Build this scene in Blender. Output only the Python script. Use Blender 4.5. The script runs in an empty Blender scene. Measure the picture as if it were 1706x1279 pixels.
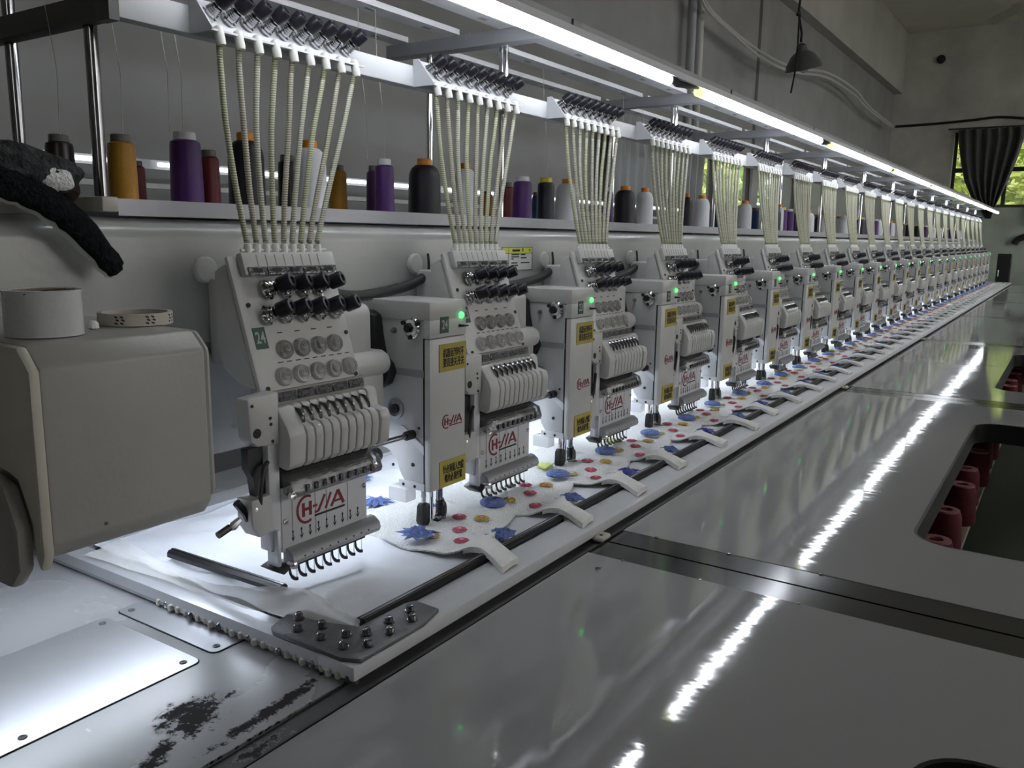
import bpy, bmesh, math, random
from mathutils import Vector, Matrix
R_ = random.Random(7)
SC = bpy.context.scene
COL = SC.collection
PI = math.pi
W, H, F = 1706, 1279, 1400.3
# ------------------------------------------------------------------ camera
YAW, PITCH, ROLL = 0.58252, -0.17357, 0.01431
CAM = Vector((0, 0, 1.404))
fw = Vector((math.cos(YAW)*math.cos(PITCH), math.sin(YAW)*math.cos(PITCH), math.sin(PITCH)))
rt0 = fw.cross(Vector((0, 0, 1))).normalized()
up0 = rt0.cross(fw)
rt = rt0*math.cos(ROLL) + up0*math.sin(ROLL)
up = up0*math.cos(ROLL) - rt0*math.sin(ROLL)
cd = bpy.data.cameras.new('camera')
cd.sensor_fit = 'HORIZONTAL'; cd.sensor_width = 36.0; cd.lens = F/W*36.0
cd.clip_start = 0.02; cd.clip_end = 200
cam = bpy.data.objects.new('camera', cd); COL.objects.link(cam)
m = Matrix((rt, up, -fw)).transposed().to_4x4(); m.translation = CAM
cam.matrix_world = m
SC.camera = cam
# ------------------------------------------------------------------ world, sun, exposure
SKY_STRENGTH = 3.6
SUN_STRENGTH = 5.0
TUBE_EMIT = 14.0
LED_EMIT = 14.0
w = bpy.data.worlds.new('World'); SC.world = w; w.use_nodes = True
bg = w.node_tree.nodes['Background']
bg.inputs[0].default_value = (1.0, 0.98, 0.95, 1); bg.inputs[1].default_value = SKY_STRENGTH
sd = bpy.data.lights.new('sun', 'SUN'); sd.energy = SUN_STRENGTH; sd.angle = 0.02; sd.color = (1, .95, .85)
sun = bpy.data.objects.new('sun', sd); COL.objects.link(sun)
sun.location = (10, 10, 20); sun.rotation_euler = (math.radians(-28), math.radians(18), 0)
SC.view_settings.view_transform = 'Standard'
SC.view_settings.look = 'None'
SC.view_settings.gamma = 1.0
SC.view_settings.use_curve_mapping = False
SC.view_settings.exposure = 0.38
try:
    SC.cycles.use_denoising = True
    SC.cycles.denoiser = 'OPENIMAGEDENOISE'
    SC.cycles.max_bounces = 8
    SC.cycles.sample_clamp_indirect = 4.0
except Exception:
    pass

# ------------------------------------------------------------------ helpers
def ray(u, v):
    return rt*((u - W/2)/F) + up*(-(v - H/2)/F) + fw
def atz(u, v, z):
    d = ray(u, v); return CAM + d*((z - CAM.z)/d.z)
def aty(u, v, y):
    d = ray(u, v); return CAM + d*(y/d.y)
def atx(u, v, x):
    d = ray(u, v); return CAM + d*(x/d.x)

MATS = {}
def mat(name, col, rough=.5, metal=0., var=0., vscale=8., bump=0., bscale=60., emit=0., trans=0., alpha=1., coat=0., ecol=None, stretch=(1, 1, 1), ior=1.45, spec=.5):
    if name in MATS: return MATS[name]
    M = bpy.data.materials.new(name); M.use_nodes = True
    nt = M.node_tree; b = nt.nodes['Principled BSDF']
    c = (col[0], col[1], col[2], 1)
    b.inputs['Base Color'].default_value = c
    b.inputs['Roughness'].default_value = rough
    b.inputs['Metallic'].default_value = metal
    b.inputs['IOR'].default_value = ior
    b.inputs['Specular IOR Level'].default_value = spec
    if trans: b.inputs['Transmission Weight'].default_value = trans
    if alpha < 1: b.inputs['Alpha'].default_value = alpha
    if coat:
        b.inputs['Coat Weight'].default_value = coat; b.inputs['Coat Roughness'].default_value = .08
    if emit:
        b.inputs['Emission Color'].default_value = (*(ecol or col), 1); b.inputs['Emission Strength'].default_value = emit
    if var or bump:
        tc = nt.nodes.new('ShaderNodeTexCoord'); mp = nt.nodes.new('ShaderNodeMapping')
        mp.inputs['Scale'].default_value = stretch
        nt.links.new(tc.outputs['Object'], mp.inputs['Vector'])
    if var:
        n = nt.nodes.new('ShaderNodeTexNoise'); n.inputs['Scale'].default_value = vscale; n.inputs['Detail'].default_value = 5
        nt.links.new(mp.outputs[0], n.inputs['Vector'])
        r = nt.nodes.new('ShaderNodeMapRange')
        r.inputs['From Min'].default_value = .25; r.inputs['From Max'].default_value = .75
        r.inputs['To Min'].default_value = 1 - var; r.inputs['To Max'].default_value = 1 + var*.5
        nt.links.new(n.outputs['Fac'], r.inputs['Value'])
        mx = nt.nodes.new('ShaderNodeVectorMath'); mx.operation = 'SCALE'
        mx.inputs[0].default_value = col[:3]
        nt.links.new(r.outputs[0], mx.inputs['Scale'])
        nt.links.new(mx.outputs[0], b.inputs['Base Color'])
    if bump:
        n2 = nt.nodes.new('ShaderNodeTexNoise'); n2.inputs['Scale'].default_value = bscale; n2.inputs['Detail'].default_value = 3
        nt.links.new(mp.outputs[0], n2.inputs['Vector'])
        bp = nt.nodes.new('ShaderNodeBump'); bp.inputs['Strength'].default_value = bump; bp.inputs['Distance'].default_value = .01
        nt.links.new(n2.outputs['Fac'], bp.inputs['Height']); nt.links.new(bp.outputs[0], b.inputs['Normal'])
    MATS[name] = M
    return M

mat('white_paint', (.60, .60, .59), .38, var=.10, vscale=14, bump=.05, bscale=90)
mat('head_paint', (.57, .57, .56), .35, var=.06, vscale=20)
mat('steel_panel', (.56, .56, .56), .40, .0, var=.06, vscale=12)
mat('beam_paint', (.43, .435, .42), .22, var=.10, vscale=6, bump=.06, bscale=40)
mat('cover_paint', (.44, .435, .41), .36, var=.08, vscale=9, bump=.035, bscale=150)
mat('daylit_paint', (.62, .60, .52), .5, var=.12, vscale=12)  # cover paint with the warm daylight on its side put into the colour
mat('dim_paint', (.36, .35, .33), .55, var=.15, vscale=10)
mat('shelf_alu', (.42, .42, .45), .45, .3)
mat('alu', (.62, .63, .66), .38, .55, var=.06, vscale=30, stretch=(.1, 1, 1))
mat('alu_white', (.68, .69, .72), .5, .0, var=.05, vscale=20)
mat('chrome', (.75, .75, .76), .12, 1.)
mat('dark_chrome', (.30, .30, .31), .16, 1.)
mat('dark_steel', (.13, .13, .14), .42, .6, var=.25, vscale=25, bump=.1, bscale=120)
mat('plate_steel', (.17, .17, .18), .45, .5, var=.25, vscale=40, bump=.1, bscale=160)
mat('bright_steel', (.66, .67, .70), .32, .85, var=.05, vscale=15)
mat('seam_steel', (.16, .16, .17), .14, .9)
mat('black', (.012, .012, .014), .38)
mat('black_rubber', (.02, .02, .022), .6)
mat('gap_black', (.004, .004, .004), .8)
mat('knob', (.018, .016, .024), .32)
mat('clear', (.92, .92, .92), .08, trans=.75, ior=1.42)
mat('clear_box', (.80, .80, .80), .2, alpha=.5)
mat('clip_steel', (.26, .26, .27), .18, 1., var=.6, vscale=260, bump=1., bscale=300)
mat('smoke', (.60, .60, .62), .10, trans=.8, bump=.08, bscale=90)
mat('nozzle', (.82, .82, .78), .4)
def spring_mat(name, ca, cb):
    M = bpy.data.materials.new(name); M.use_nodes = True; nt = M.node_tree; b = nt.nodes['Principled BSDF']
    tc = nt.nodes.new('ShaderNodeTexCoord'); sp = nt.nodes.new('ShaderNodeSeparateXYZ'); nt.links.new(tc.outputs['Object'], sp.inputs[0])
    m1 = nt.nodes.new('ShaderNodeMath'); m1.operation = 'MULTIPLY'; m1.inputs[1].default_value = 2*PI*270; nt.links.new(sp.outputs['Z'], m1.inputs[0])
    m2 = nt.nodes.new('ShaderNodeMath'); m2.operation = 'SINE'; nt.links.new(m1.outputs[0], m2.inputs[0])
    r = nt.nodes.new('ShaderNodeMapRange'); r.inputs['From Min'].default_value = -.5; r.inputs['From Max'].default_value = .3; nt.links.new(m2.outputs[0], r.inputs['Value'])
    mx = nt.nodes.new('ShaderNodeMix'); mx.data_type = 'RGBA'; mx.inputs['A'].default_value = (*cb, 1); mx.inputs['B'].default_value = (*ca, 1)
    nt.links.new(r.outputs[0], mx.inputs['Factor']); nt.links.new(mx.outputs['Result'], b.inputs['Base Color']); b.inputs['Roughness'].default_value = .28
    MATS[name] = M
spring_mat('tube_a', (.62, .63, .44), (.27, .28, .18))
spring_mat('tube_b', (.60, .57, .46), (.27, .25, .19))
spring_mat('tube_c', (.66, .66, .54), (.32, .32, .25))
mat('logo_red', (.22, .016, .03), .5)
mat('ink', (.01, .01, .01), .6)
mat('green_label', (.012, .075, .045), .4)
mat('label_grey', (.42, .45, .43), .5)
mat('yellow_label', (.48, .40, .07), .5, var=.15, vscale=60)
mat('paper', (.66, .66, .66), .5)
mat('yellow_strip', (.62, .64, .10), .5)
mat('hose', (.035, .038, .038), .5)
mat('fabric', (.78, .80, .85), .5, var=.08, vscale=12, bump=.7, bscale=16)
mat('film', (.80, .80, .78), .3, alpha=.55, bump=.3, bscale=12)
mat('towel', (.90, .90, .88), .95, var=.12, vscale=260, bump=.8, bscale=240)
mat('felt', (.86, .86, .82), .9, var=.05, vscale=60, bump=.3, bscale=200)
mat('blue_thread', (.14, .21, .50), .55, var=.5, vscale=160, bump=.6, bscale=260)
mat('blue_deep', (.04, .05, .32), .5, var=.3, vscale=100)
mat('pink_thread', (.62, .10, .16), .7, var=.6, vscale=260, bump=.6, bscale=300)
mat('pink_light', (.75, .35, .36), .7)
mat('gold_thread', (.66, .42, .06), .7, var=.6, vscale=260, bump=.6, bscale=300)
mat('olive_thread', (.42, .40, .20), .7, var=.5, vscale=260)
mat('grey_thread', (.22, .22, .22), .7, var=.5, vscale=260)
mat('lime_cloth', (.50, .58, .16), .7)
mat('fleece', (.014, .016, .018), 1., var=.6, vscale=120, bump=1., bscale=220, spec=.1)
mat('fleece_back', (.55, .54, .50), .9)
mat('plush', (.06, .062, .066), 1., var=.7, vscale=70, bump=1., bscale=120, spec=.1)
mat('plush_brown', (.05, .035, .028), 1., var=.6, vscale=80, bump=1., bscale=120, spec=.1)
mat('tape_white', (.66, .67, .68), .12, bump=.25, bscale=30)
mat('tape_cream', (.60, .57, .50), .6)
mat('card', (.30, .24, .17), .8)
mat('floor', (.06, .07, .055), .25, var=.3, vscale=2)
mat('plaster', (.31, .31, .305), .85, var=.22, vscale=1.6, bump=.15, bscale=8)
mat('plaster_light', (.50, .49, .45), .85, var=.18, vscale=1.4)
mat('ceiling', (.74, .71, .62), .9, var=.12, vscale=1.2)
mat('curtain', (.10, .10, .10), .95, var=.2, vscale=6)
mat('curtain_grey', (.30, .31, .31), .9)
mat('frame_dark', (.03, .032, .03), .6)
mat('glass', (.9, .95, .9), .05, alpha=.12)
mat('leaf', (.22, .42, .04), .6, var=.5, vscale=3)
mat('leaf_pale', (.50, .62, .12), .6, var=.4, vscale=3)
mat('bark', (.06, .05, .035), .9)
mat('wire', (.012, .012, .012), .6)
mat('pvc', (.52, .52, .50), .5)
mat('lampshade', (.11, .115, .12), .4)
mat('bulb', (.40, .40, .38), .2)
mat('ceramic', (.55, .53, .47), .5, var=.15, vscale=40)
mat('plank', (.48, .42, .33), .6, var=.2, vscale=8)
mat('maroon_yarn', (.14, .012, .022), .7, var=.25, vscale=40, bump=.3, bscale=200, stretch=(1, 1, 5))
mat('pink_paper', (.45, .21, .21), .7)
mat('tube_light', (1, 1, 1), .3, emit=TUBE_EMIT, ecol=(.90, .95, 1.0))
mat('tube_cap', (.75, .80, .25), .3, emit=1.2, ecol=(.85, .95, .35))
mat('led', (1, 1, 1), .3, emit=LED_EMIT, ecol=(.80, .88, 1.0))
mat('green_led', (.1, .9, .2), .3, emit=1.5, ecol=(.10, .95, .20))
mat('far_tube', (1, 1, 1), .3, emit=2.2, ecol=(.95, 1, .97))
mat('housing_grey', (.40, .41, .43), .5)
mat('arm_grey', (.34, .35, .37), .45, .2)
mat('arm_unlit', (.10, .10, .095), .5)  # arm colour darkened to stand for the unlit near end
mat('thread', (.55, .57, .55), .6)

class MB:
    def __init__(s): s.v = []; s.f = []; s.sm = []
    def add(s, vs, fs, smooth=False):
        o = len(s.v); s.v += [tuple(p) for p in vs]
        s.f += [tuple(i + o for i in f) for f in fs]; s.sm += [smooth]*len(fs); return s
    def box(s, x0, x1, y0, y1, z0, z1):
        vs = [(x0,y0,z0),(x1,y0,z0),(x1,y1,z0),(x0,y1,z0),(x0,y0,z1),(x1,y0,z1),(x1,y1,z1),(x0,y1,z1)]
        return s.add(vs, [(0,3,2,1),(4,5,6,7),(0,1,5,4),(1,2,6,5),(2,3,7,6),(3,0,4,7)])
    def prism(s, prof, axis, a, b, smooth=False):
        """profile extruded along axis; axis x: (y,z); y: (x,z); z: (x,y)"""
        def P(p, t):
            return (t, p[0], p[1]) if axis == 'x' else ((p[0], t, p[1]) if axis == 'y' else (p[0], p[1], t))
        n = len(prof); vs = [P(p, a) for p in prof] + [P(p, b) for p in prof]
        fs = [tuple(range(n)), tuple(range(2*n-1, n-1, -1))]
        s.add(vs, fs); o = len(s.v) - 2*n
        s.f += [(o+i, o+n+i, o+n+(i+1) % n, o+(i+1) % n) for i in range(n)]; s.sm += [smooth]*n
        return s
    def cyl(s, p0, p1, r0, r1=None, n=16, caps=True):
        return s.tube([p0, p1], [r0, r0 if r1 is None else r1], n, caps)
    def tube(s, path, r, n=8, caps=True):
        path = [Vector(p) for p in path]
        if not isinstance(r, (list, tuple)): r = [r]*len(path)
        t0 = (path[1]-path[0]).normalized()
        a = t0.orthogonal().normalized()
        vs = []; k = len(path)
        for i, p in enumerate(path):
            t = (path[min(i+1, k-1)]-path[max(i-1, 0)])
            t = t.normalized() if t.length > 1e-9 else t0
            a = (a - t*a.dot(t)).normalized(); b = t.cross(a)
            for j in range(n):
                g = 2*PI*j/n
                vs.append(p + (a*math.cos(g)+b*math.sin(g))*r[i])
        fs = []
        for i in range(k-1):
            for j in range(n):
                fs.append((i*n+j, i*n+(j+1) % n, (i+1)*n+(j+1) % n, (i+1)*n+j))
        s.add(vs, fs, True)
        if caps:
            o = len(s.v)-len(vs)
            s.f += [tuple(o+j for j in range(n-1, -1, -1)), tuple(o+(k-1)*n+j for j in range(n))]; s.sm += [False, False]
        return s
    def lathe(s, prof, c=(0, 0, 0), ax=(0, 0, 1), n=20):
        """prof: list of (r, h) along the axis"""
        ax = Vector(ax).normalized(); c = Vector(c)
        return s.tube_h([(c + ax*h, r) for r, h in prof], ax, n)
    def tube_h(s, rings, ax, n):
        a = ax.orthogonal().normalized(); b = ax.cross(a); vs = []
        for p, r in rings:
            for j in range(n):
                g = 2*PI*j/n; vs.append(p + (a*math.cos(g)+b*math.sin(g))*max(r, 1e-5))
        k = len(rings); fs = []
        for i in range(k-1):
            for j in range(n):
                fs.append((i*n+j, i*n+(j+1) % n, (i+1)*n+(j+1) % n, (i+1)*n+j))
        s.add(vs, fs, True)
        o = len(s.v)-len(vs)
        s.f += [tuple(o+j for j in range(n-1, -1, -1)), tuple(o+(k-1)*n+j for j in range(n))]; s.sm += [False, False]
        return s
    def grid(s, rows, smooth=True):
        nr = len(rows); nc = len(rows[0]); vs = [p for r in rows for p in r]
        fs = [(i*nc+j, i*nc+j+1, (i+1)*nc+j+1, (i+1)*nc+j) for i in range(nr-1) for j in range(nc-1)]
        return s.add(vs, fs, smooth)
    def slab(s, rows, thick):
        """grid given thickness downwards (closed)"""
        nr = len(rows); nc = len(rows[0]); top = [Vector(p) for r in rows for p in r]
        bot = [p - Vector(thick) for p in top]; n = nr*nc
        fs = [(i*nc+j, i*nc+j+1, (i+1)*nc+j+1, (i+1)*nc+j) for i in range(nr-1) for j in range(nc-1)]
        fs += [tuple(n+q for q in reversed(f)) for f in fs[:]]
        bd = [j for j in range(nc)] + [i*nc+nc-1 for i in range(1, nr)] + [(nr-1)*nc+j for j in range(nc-2, -1, -1)] + [i*nc for i in range(nr-2, 0, -1)]
        for i in range(len(bd)):
            p, q = bd[i], bd[(i+1) % len(bd)]; fs.append((p, n+p, n+q, q))
        return s.add(top+bot, fs, True)
    def xform(s, M):
        s.v = [tuple(M @ Vector(p)) for p in s.v]; return s
    def mesh(s, name, material, off=(0, 0, 0), bevel=0., seg=2, ang=35):
        me = bpy.data.meshes.new(name)
        me.from_pydata([(p[0]-off[0], p[1]-off[1], p[2]-off[2]) for p in s.v], [], s.f)
        bm = bmesh.new(); bm.from_mesh(me)
        bm.faces.ensure_lookup_table()
        for f, q in zip(bm.faces, s.sm): f.smooth = q
        bmesh.ops.recalc_face_normals(bm, faces=bm.faces)
        if bevel:
            ed = [e for e in bm.edges if len(e.link_faces) == 2 and e.calc_face_angle(0) > .6]
            bmesh.ops.bevel(bm, geom=ed, offset=bevel, segments=seg, affect='EDGES', profile=.5, clamp_overlap=True)
            for f in bm.faces: f.smooth = True
        bm.to_mesh(me); bm.free()
        me.set_sharp_from_angle(angle=math.radians(ang))
        mm = MATS[material] if isinstance(material, str) else material
        me.materials.append(mm)
        return me
    def build(s, name, material, parent=None, off=(0, 0, 0), bevel=0., seg=2, ang=35):
        me = s.mesh(name, material, off, bevel, seg, ang)
        o = bpy.data.objects.new(name, me); COL.objects.link(o)
        if parent: o.parent = parent
        return o

def tag(o, label, cat, group=None):
    o['label'] = label; o['category'] = cat
    if group: o['group'] = group
    return o
def thing(name, label, cat, loc=(0, 0, 0), group=None):
    o = bpy.data.objects.new(name, None); COL.objects.link(o); o.location = loc
    o.empty_display_size = .05
    return tag(o, label, cat, group)
def struct(o, label=None):
    o['kind'] = 'structure'
    if label: o['label'] = label
    return o
def copy_tree(o, parent=None, skip=()):
    c = o.copy(); COL.objects.link(c); c.parent = parent
    for ch in list(o.children):
        if ch.get('fine') and 'fine' in skip: continue
        copy_tree(ch, c, skip)
    return c
ORD = ['nearest', 'second', 'third', 'fourth', 'fifth', 'sixth', 'seventh', 'eighth', 'ninth', 'tenth', 'eleventh', 'twelfth', 'thirteenth', 'fourteenth', 'fifteenth', 'sixteenth', 'seventeenth', 'eighteenth', 'nineteenth', 'twentieth', 'twenty-first', 'twenty-second', 'twenty-third', 'farthest']
TENS = {20: 'twenty', 30: 'thirty', 40: 'forty'}
def ordw(i):
    """ordinal word for a zero-based index"""
    n = i + 1
    if n == 1: return 'first'
    if n < 20: return ORD[i]
    if n % 10 == 0: return {20: 'twentieth', 30: 'thirtieth', 40: 'fortieth'}[n]
    u = ['first', 'second', 'third', 'fourth', 'fifth', 'sixth', 'seventh', 'eighth', 'ninth'][n % 10 - 1]
    return TENS[n//10*10] + '-' + u

def text_mb(body, size, depth=.0004, bold=0.):
    """lettering as a flat mesh standing in the x-z plane, centred on the origin, facing -y"""
    cu = bpy.data.curves.new('lettering', 'FONT'); cu.body = body; cu.size = size
    cu.align_x = 'CENTER'; cu.align_y = 'CENTER'; cu.extrude = depth; cu.offset = bold; cu.resolution_u = 3
    ob = bpy.data.objects.new('lettering', cu); COL.objects.link(ob)
    dg = bpy.context.evaluated_depsgraph_get(); dg.update()
    me = bpy.data.meshes.new_from_object(ob.evaluated_get(dg))
    mb = MB()
    mb.add([(p.co.x, -p.co.z, p.co.y) for p in me.vertices], [tuple(q.vertices) for q in me.polygons])
    bpy.data.objects.remove(ob); bpy.data.curves.remove(cu); bpy.data.meshes.remove(me)
    return mb
def moved(mb, loc, rx=0.):
    return mb.xform(Matrix.Translation(loc) @ Matrix.Rotation(rx, 4, 'X'))
def bar2d(mb, x0, z0, x1, z1, wd, y0=-.0004, y1=.0004):
    d = Vector((x1-x0, 0, z1-z0)); n = Vector((-d.z, 0, d.x)).normalized()*wd/2
    pts = [(x0+n.x, z0+n.z), (x1+n.x, z1+n.z), (x1-n.x, z1-n.z), (x0-n.x, z0-n.z)]
    mb.prism(pts, 'y', y0, y1)
def logo_mb(sz):
    """letter C wrapped round an H, a dash, slanted strokes and an A over a rule; sz = overall width"""
    mb = MB(); k = sz
    cx, cz, r, wd = -.32*k, 0, .17*k, .036*k
    pts = []
    for i in range(19):
        a = math.radians(62 + 236*i/18); pts.append((cx+r*math.cos(a), cz+r*math.sin(a)*1.12))
    for a, b in zip(pts[:-1], pts[1:]): bar2d(mb, a[0], a[1], b[0], b[1], wd)
    for x in (-.38, -.25): bar2d(mb, x*k, -.10*k, x*k, .10*k, .048*k)
    bar2d(mb, -.38*k, 0, -.25*k, 0, .04*k)
    bar2d(mb, -.20*k, .01*k, -.12*k, .01*k, .035*k)
    bar2d(mb, -.17*k, -.085*k, -.10*k, -.085*k, .03*k)
    bar2d(mb, -.10*k, -.085*k, .03*k, .13*k, .036*k)
    bar2d(mb, .04*k, -.085*k, .15*k, .13*k, .036*k)
    bar2d(mb, .15*k, -.085*k, .29*k, .13*k, .040*k)
    bar2d(mb, .29*k, .13*k, .40*k, -.085*k, .048*k)
    bar2d(mb, .22*k, -.02*k, .36*k, -.02*k, .030*k)
    return mb
def logo_rule(sz):
    mb = MB(); bar2d(mb, -.17*sz, -.135*sz, .42*sz, -.135*sz, .028*sz); return mb

# ================================================================== the room
XE, YL, YR, XB, ZC = 16.0, 2.85, -6.0, -5.0, 4.84
struct(MB().box(XB-.2, XE+.2, YR-.2, YL+.06, -.1, 0).build('floor', 'floor'))
struct(MB().box(XB-.2, XE+.2, YR-.2, YL+.06, ZC, ZC+.15).build('ceiling', 'ceiling'))
def wall_with_holes(name, axis, pos0, pos1, a0, a1, holes, material):
    """axis 'y': wall lies along x at y in pos0..pos1; axis 'x': along y at x in pos0..pos1; holes (a,b,z0,z1)"""
    mb = MB()
    def bx(a, b, z0, z1):
        if b-a < 1e-6 or z1-z0 < 1e-6: return
        if axis == 'y': mb.box(a, b, pos0, pos1, z0, z1)
        else: mb.box(pos0, pos1, a, b, z0, z1)
    cur = a0
    for (a, b, z0, z1) in sorted(holes):
        bx(cur, a, 0, ZC); bx(a, b, 0, z0); bx(a, b, z1, ZC); cur = b
    bx(cur, a1, 0, ZC)
    return struct(mb.build(name, material))
# end wall: lower part painted pale green
M = bpy.data.materials.new('end_wall_paint'); M.use_nodes = True; nt = M.node_tree
b = nt.nodes['Principled BSDF']; b.inputs['Roughness'].default_value = .8
tc = nt.nodes.new('ShaderNodeTexCoord'); sp = nt.nodes.new('ShaderNodeSeparateXYZ'); nt.links.new(tc.outputs['Object'], sp.inputs[0])
ns = nt.nodes.new('ShaderNodeTexNoise'); ns.inputs['Scale'].default_value = 1.8; ns.inputs['Detail'].default_value = 6
nt.links.new(tc.outputs['Object'], ns.inputs['Vector'])
lt = nt.nodes.new('ShaderNodeMath'); lt.operation = 'LESS_THAN'; lt.inputs[1].default_value = 1.98; nt.links.new(sp.outputs['Z'], lt.inputs[0])
mx = nt.nodes.new('ShaderNodeMix'); mx.data_type = 'RGBA'
mx.inputs['A'].default_value = (.58, .57, .52, 1); mx.inputs['B'].default_value = (.56, .66, .58, 1)
nt.links.new(lt.outputs[0], mx.inputs['Factor'])
mr = nt.nodes.new('ShaderNodeMapRange'); mr.inputs['From Min'].default_value = .3; mr.inputs['From Max'].default_value = .7
mr.inputs['To Min'].default_value = .72; mr.inputs['To Max'].default_value = 1.1; nt.links.new(ns.outputs['Fac'], mr.inputs['Value'])
vm = nt.nodes.new('ShaderNodeVectorMath'); vm.operation = 'SCALE'; nt.links.new(mx.outputs['Result'], vm.inputs[0]); nt.links.new(mr.outputs[0], vm.inputs['Scale'])
nt.links.new(vm.outputs[0], b.inputs['Base Color'])
MATS['end_wall'] = M
WE = (-.45, 1.86, 1.98, 3.2)
wall_with_holes('wall_end', 'x', XE, XE+.2, YR, YL, [WE], 'end_wall')
WL = [(5.6, 8.7, .9, 2.2), (8.85, 13.4, .9, 2.2)]
wall_with_holes('wall_left', 'y', YL, YL+.06, XB, XE, WL, 'plaster')
WR = [(2.2+3.4*k, 2.2+3.4*k+2.7, 1.5, 4.3) for k in range(4)]  # unseen openings, set high and far to steer daylight onto walls and ceiling
wall_with_holes('wall_right', 'y', YR-.2, YR, XB, XE, WR, 'plaster_light')
WB = [(-5.0, -3.4, 2.2, 4.2)]  # unseen opening added to let in daylight
wall_with_holes('wall_back', 'x', XB-.2, XB, YR, YL, WB, 'plaster_light')
struct(MB().box(XB, XE, YL-.13, YL, 3.87, ZC).build('trim_1', 'plaster_light'))
struct(MB().box(8.68, 8.87, YL-.03, YL, 0, 3.87).build('trim_2', 'plaster'))
# windows in the two walls the photograph shows, and unseen ones added behind the camera for daylight
wn = 0
def window(axis, pos, a, b, z0, z1, mull, rails, curtain_bar=False):
    global wn
    wn += 1
    root = bpy.data.objects.new('window_%d' % wn, None); COL.objects.link(root); struct(root)
    f = MB(); t = .05
    def bx(mb, a0, a1, z0_, z1_, d=.06):
        if axis == 'y': mb.box(a0, a1, pos-d/2, pos+d/2, z0_, z1_)
        else: mb.box(pos-d/2, pos+d/2, a0, a1, z0_, z1_)
    bx(f, a, b, z0, z0+t); bx(f, a, b, z1-t, z1); bx(f, a, a+t, z0, z1); bx(f, b-t, b, z0, z1)
    f.build('window_frame', 'frame_dark', root)
    xs = [a+t] + [a+(b-a)*q for q in mull] + [b-t]
    for q in mull:
        g = MB(); bx(g, a+(b-a)*q-.03, a+(b-a)*q+.03, z0+t, z1-t, .05); g.build('mullion', 'frame_dark', root)
    zs = [z0+t] + [z0+(z1-z0)*q for q in rails] + [z1-t]
    for q in rails:
        g = MB(); bx(g, a+t, b-t, z0+(z1-z0)*q-.035, z0+(z1-z0)*q+.035, .052); g.build('transom', 'frame_dark', root)
    for i in range(len(xs)-1):
        for j in range(len(zs)-1):
            g = MB(); bx(g, xs[i]+.01, xs[i+1]-.01, zs[j]+.01, zs[j+1]-.01, .006); g.build('pane', 'glass', root)
window('x', XE+.1, *WE, (.33, .66), (.5,))
for h in WL: window('y', YL+.03, *h, (.33, .66), (.62,))
for h in WR: window('y', YR-.1, *h, (.33, .66), (.6,))
for h in WB: window('x', XB-.1, *h, (.33, .66), (.6,))
# curtains
def curtain(name, pts_l, pts_r, axis, label, folds, mt, amp=.05, base=None, cat='curtain', group=None):
    """cloth between a left and a right edge curve (lists of (pos, z) from the top down)"""
    rows = []; n = len(pts_l); nc = folds*8+1
    for i in range(n):
        row = []
        for j in range(nc):
            t = j/(nc-1); a = pts_l[i][0]+(pts_r[i][0]-pts_l[i][0])*t; z = pts_l[i][1]+(pts_r[i][1]-pts_l[i][1])*t
            d = amp*math.sin(2*PI*folds*t + .5*math.sin(i*.9)) * (1-.3*math.sin(5*t+i*.3))
            row.append((base+d, a, z) if axis == 'x' else (a, base+d, z))
        rows.append(row)
    o = MB().slab(rows, (.004, 0, 0) if axis == 'x' else (0, .004, 0)).build(name, mt)
    return tag(o, label, cat, group)
curtain('curtain', [(1.80, 3.22), (1.78, 3.0), (1.72, 2.7), (1.64, 2.4), (1.52, 2.15), (1.36, 1.93), (1.28, 1.80)],
        [(.88, 3.22), (.86, 3.05), (.92, 2.75), (1.0, 2.45), (1.08, 2.2), (1.16, 1.98), (1.20, 1.80)], 'x',
        'dark grey curtain gathered to a point at the far window', 6, 'curtain', .045, XE-.13)
curtain('curtain', [(.74, 3.22), (.72, 2.8), (.70, 2.3), (.66, 1.95), (.64, 1.7)], [(-.4, 3.22), (-.4, 2.8), (-.4, 2.3), (-.42, 1.95), (-.42, 1.7)], 'x',
        'dark grey curtain hanging straight at the right edge of the far window', 7, 'curtain', .045, XE-.13)
o = MB().cyl((XE-.13, -.55, 3.235), (XE-.13, 1.95, 3.235), .014, n=10).build('curtain_rod', 'frame_dark'); tag(o, 'dark rod carrying the curtains over the far window', 'curtain rod')
curtain('curtain', [(5.3, 2.3), (5.3, 1.8), (5.33, 1.3), (5.3, .8)], [(7.0, 2.3), (6.95, 1.8), (7.0, 1.3), (6.95, .8)], 'y',
        'pale grey curtain drawn over half of the side window behind the shelf', 12, 'curtain_grey', .03, YL-.14)
# trees outside
def tree(loc, rad, n, trunk_h, mt, label):
    t = thing('tree', label, 'tree', loc)
    MB().tube([(0, 0, 0), (.1, .05, trunk_h*.5), (0, .1, trunk_h), (.1, 0, trunk_h+rad[2]*.6)], [.16, .13, .1, .04], 8).build('trunk', 'bark', t)
    mb = MB(); c = Vector((0, 0, trunk_h+rad[2]*.55))
    for k in range(n):
        while True:
            p = Vector((R_.uniform(-1, 1), R_.uniform(-1, 1), R_.uniform(-1, 1)))
            if p.length < 1: break
        p = Vector((p.x*rad[0], p.y*rad[1], p.z*rad[2])) + c
        a = Vector((R_.gauss(0, 1), R_.gauss(0, 1), R_.gauss(0, .6))).normalized()*R_.uniform(.08, .17); q = a.orthogonal().normalized()*R_.uniform(.04, .08)
        mb.add([p-a, p+q, p+a, p-q], [(0, 1, 2, 3)])
    o = mb.build('foliage', mt, t); o['kind'] = 'stuff'
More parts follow.
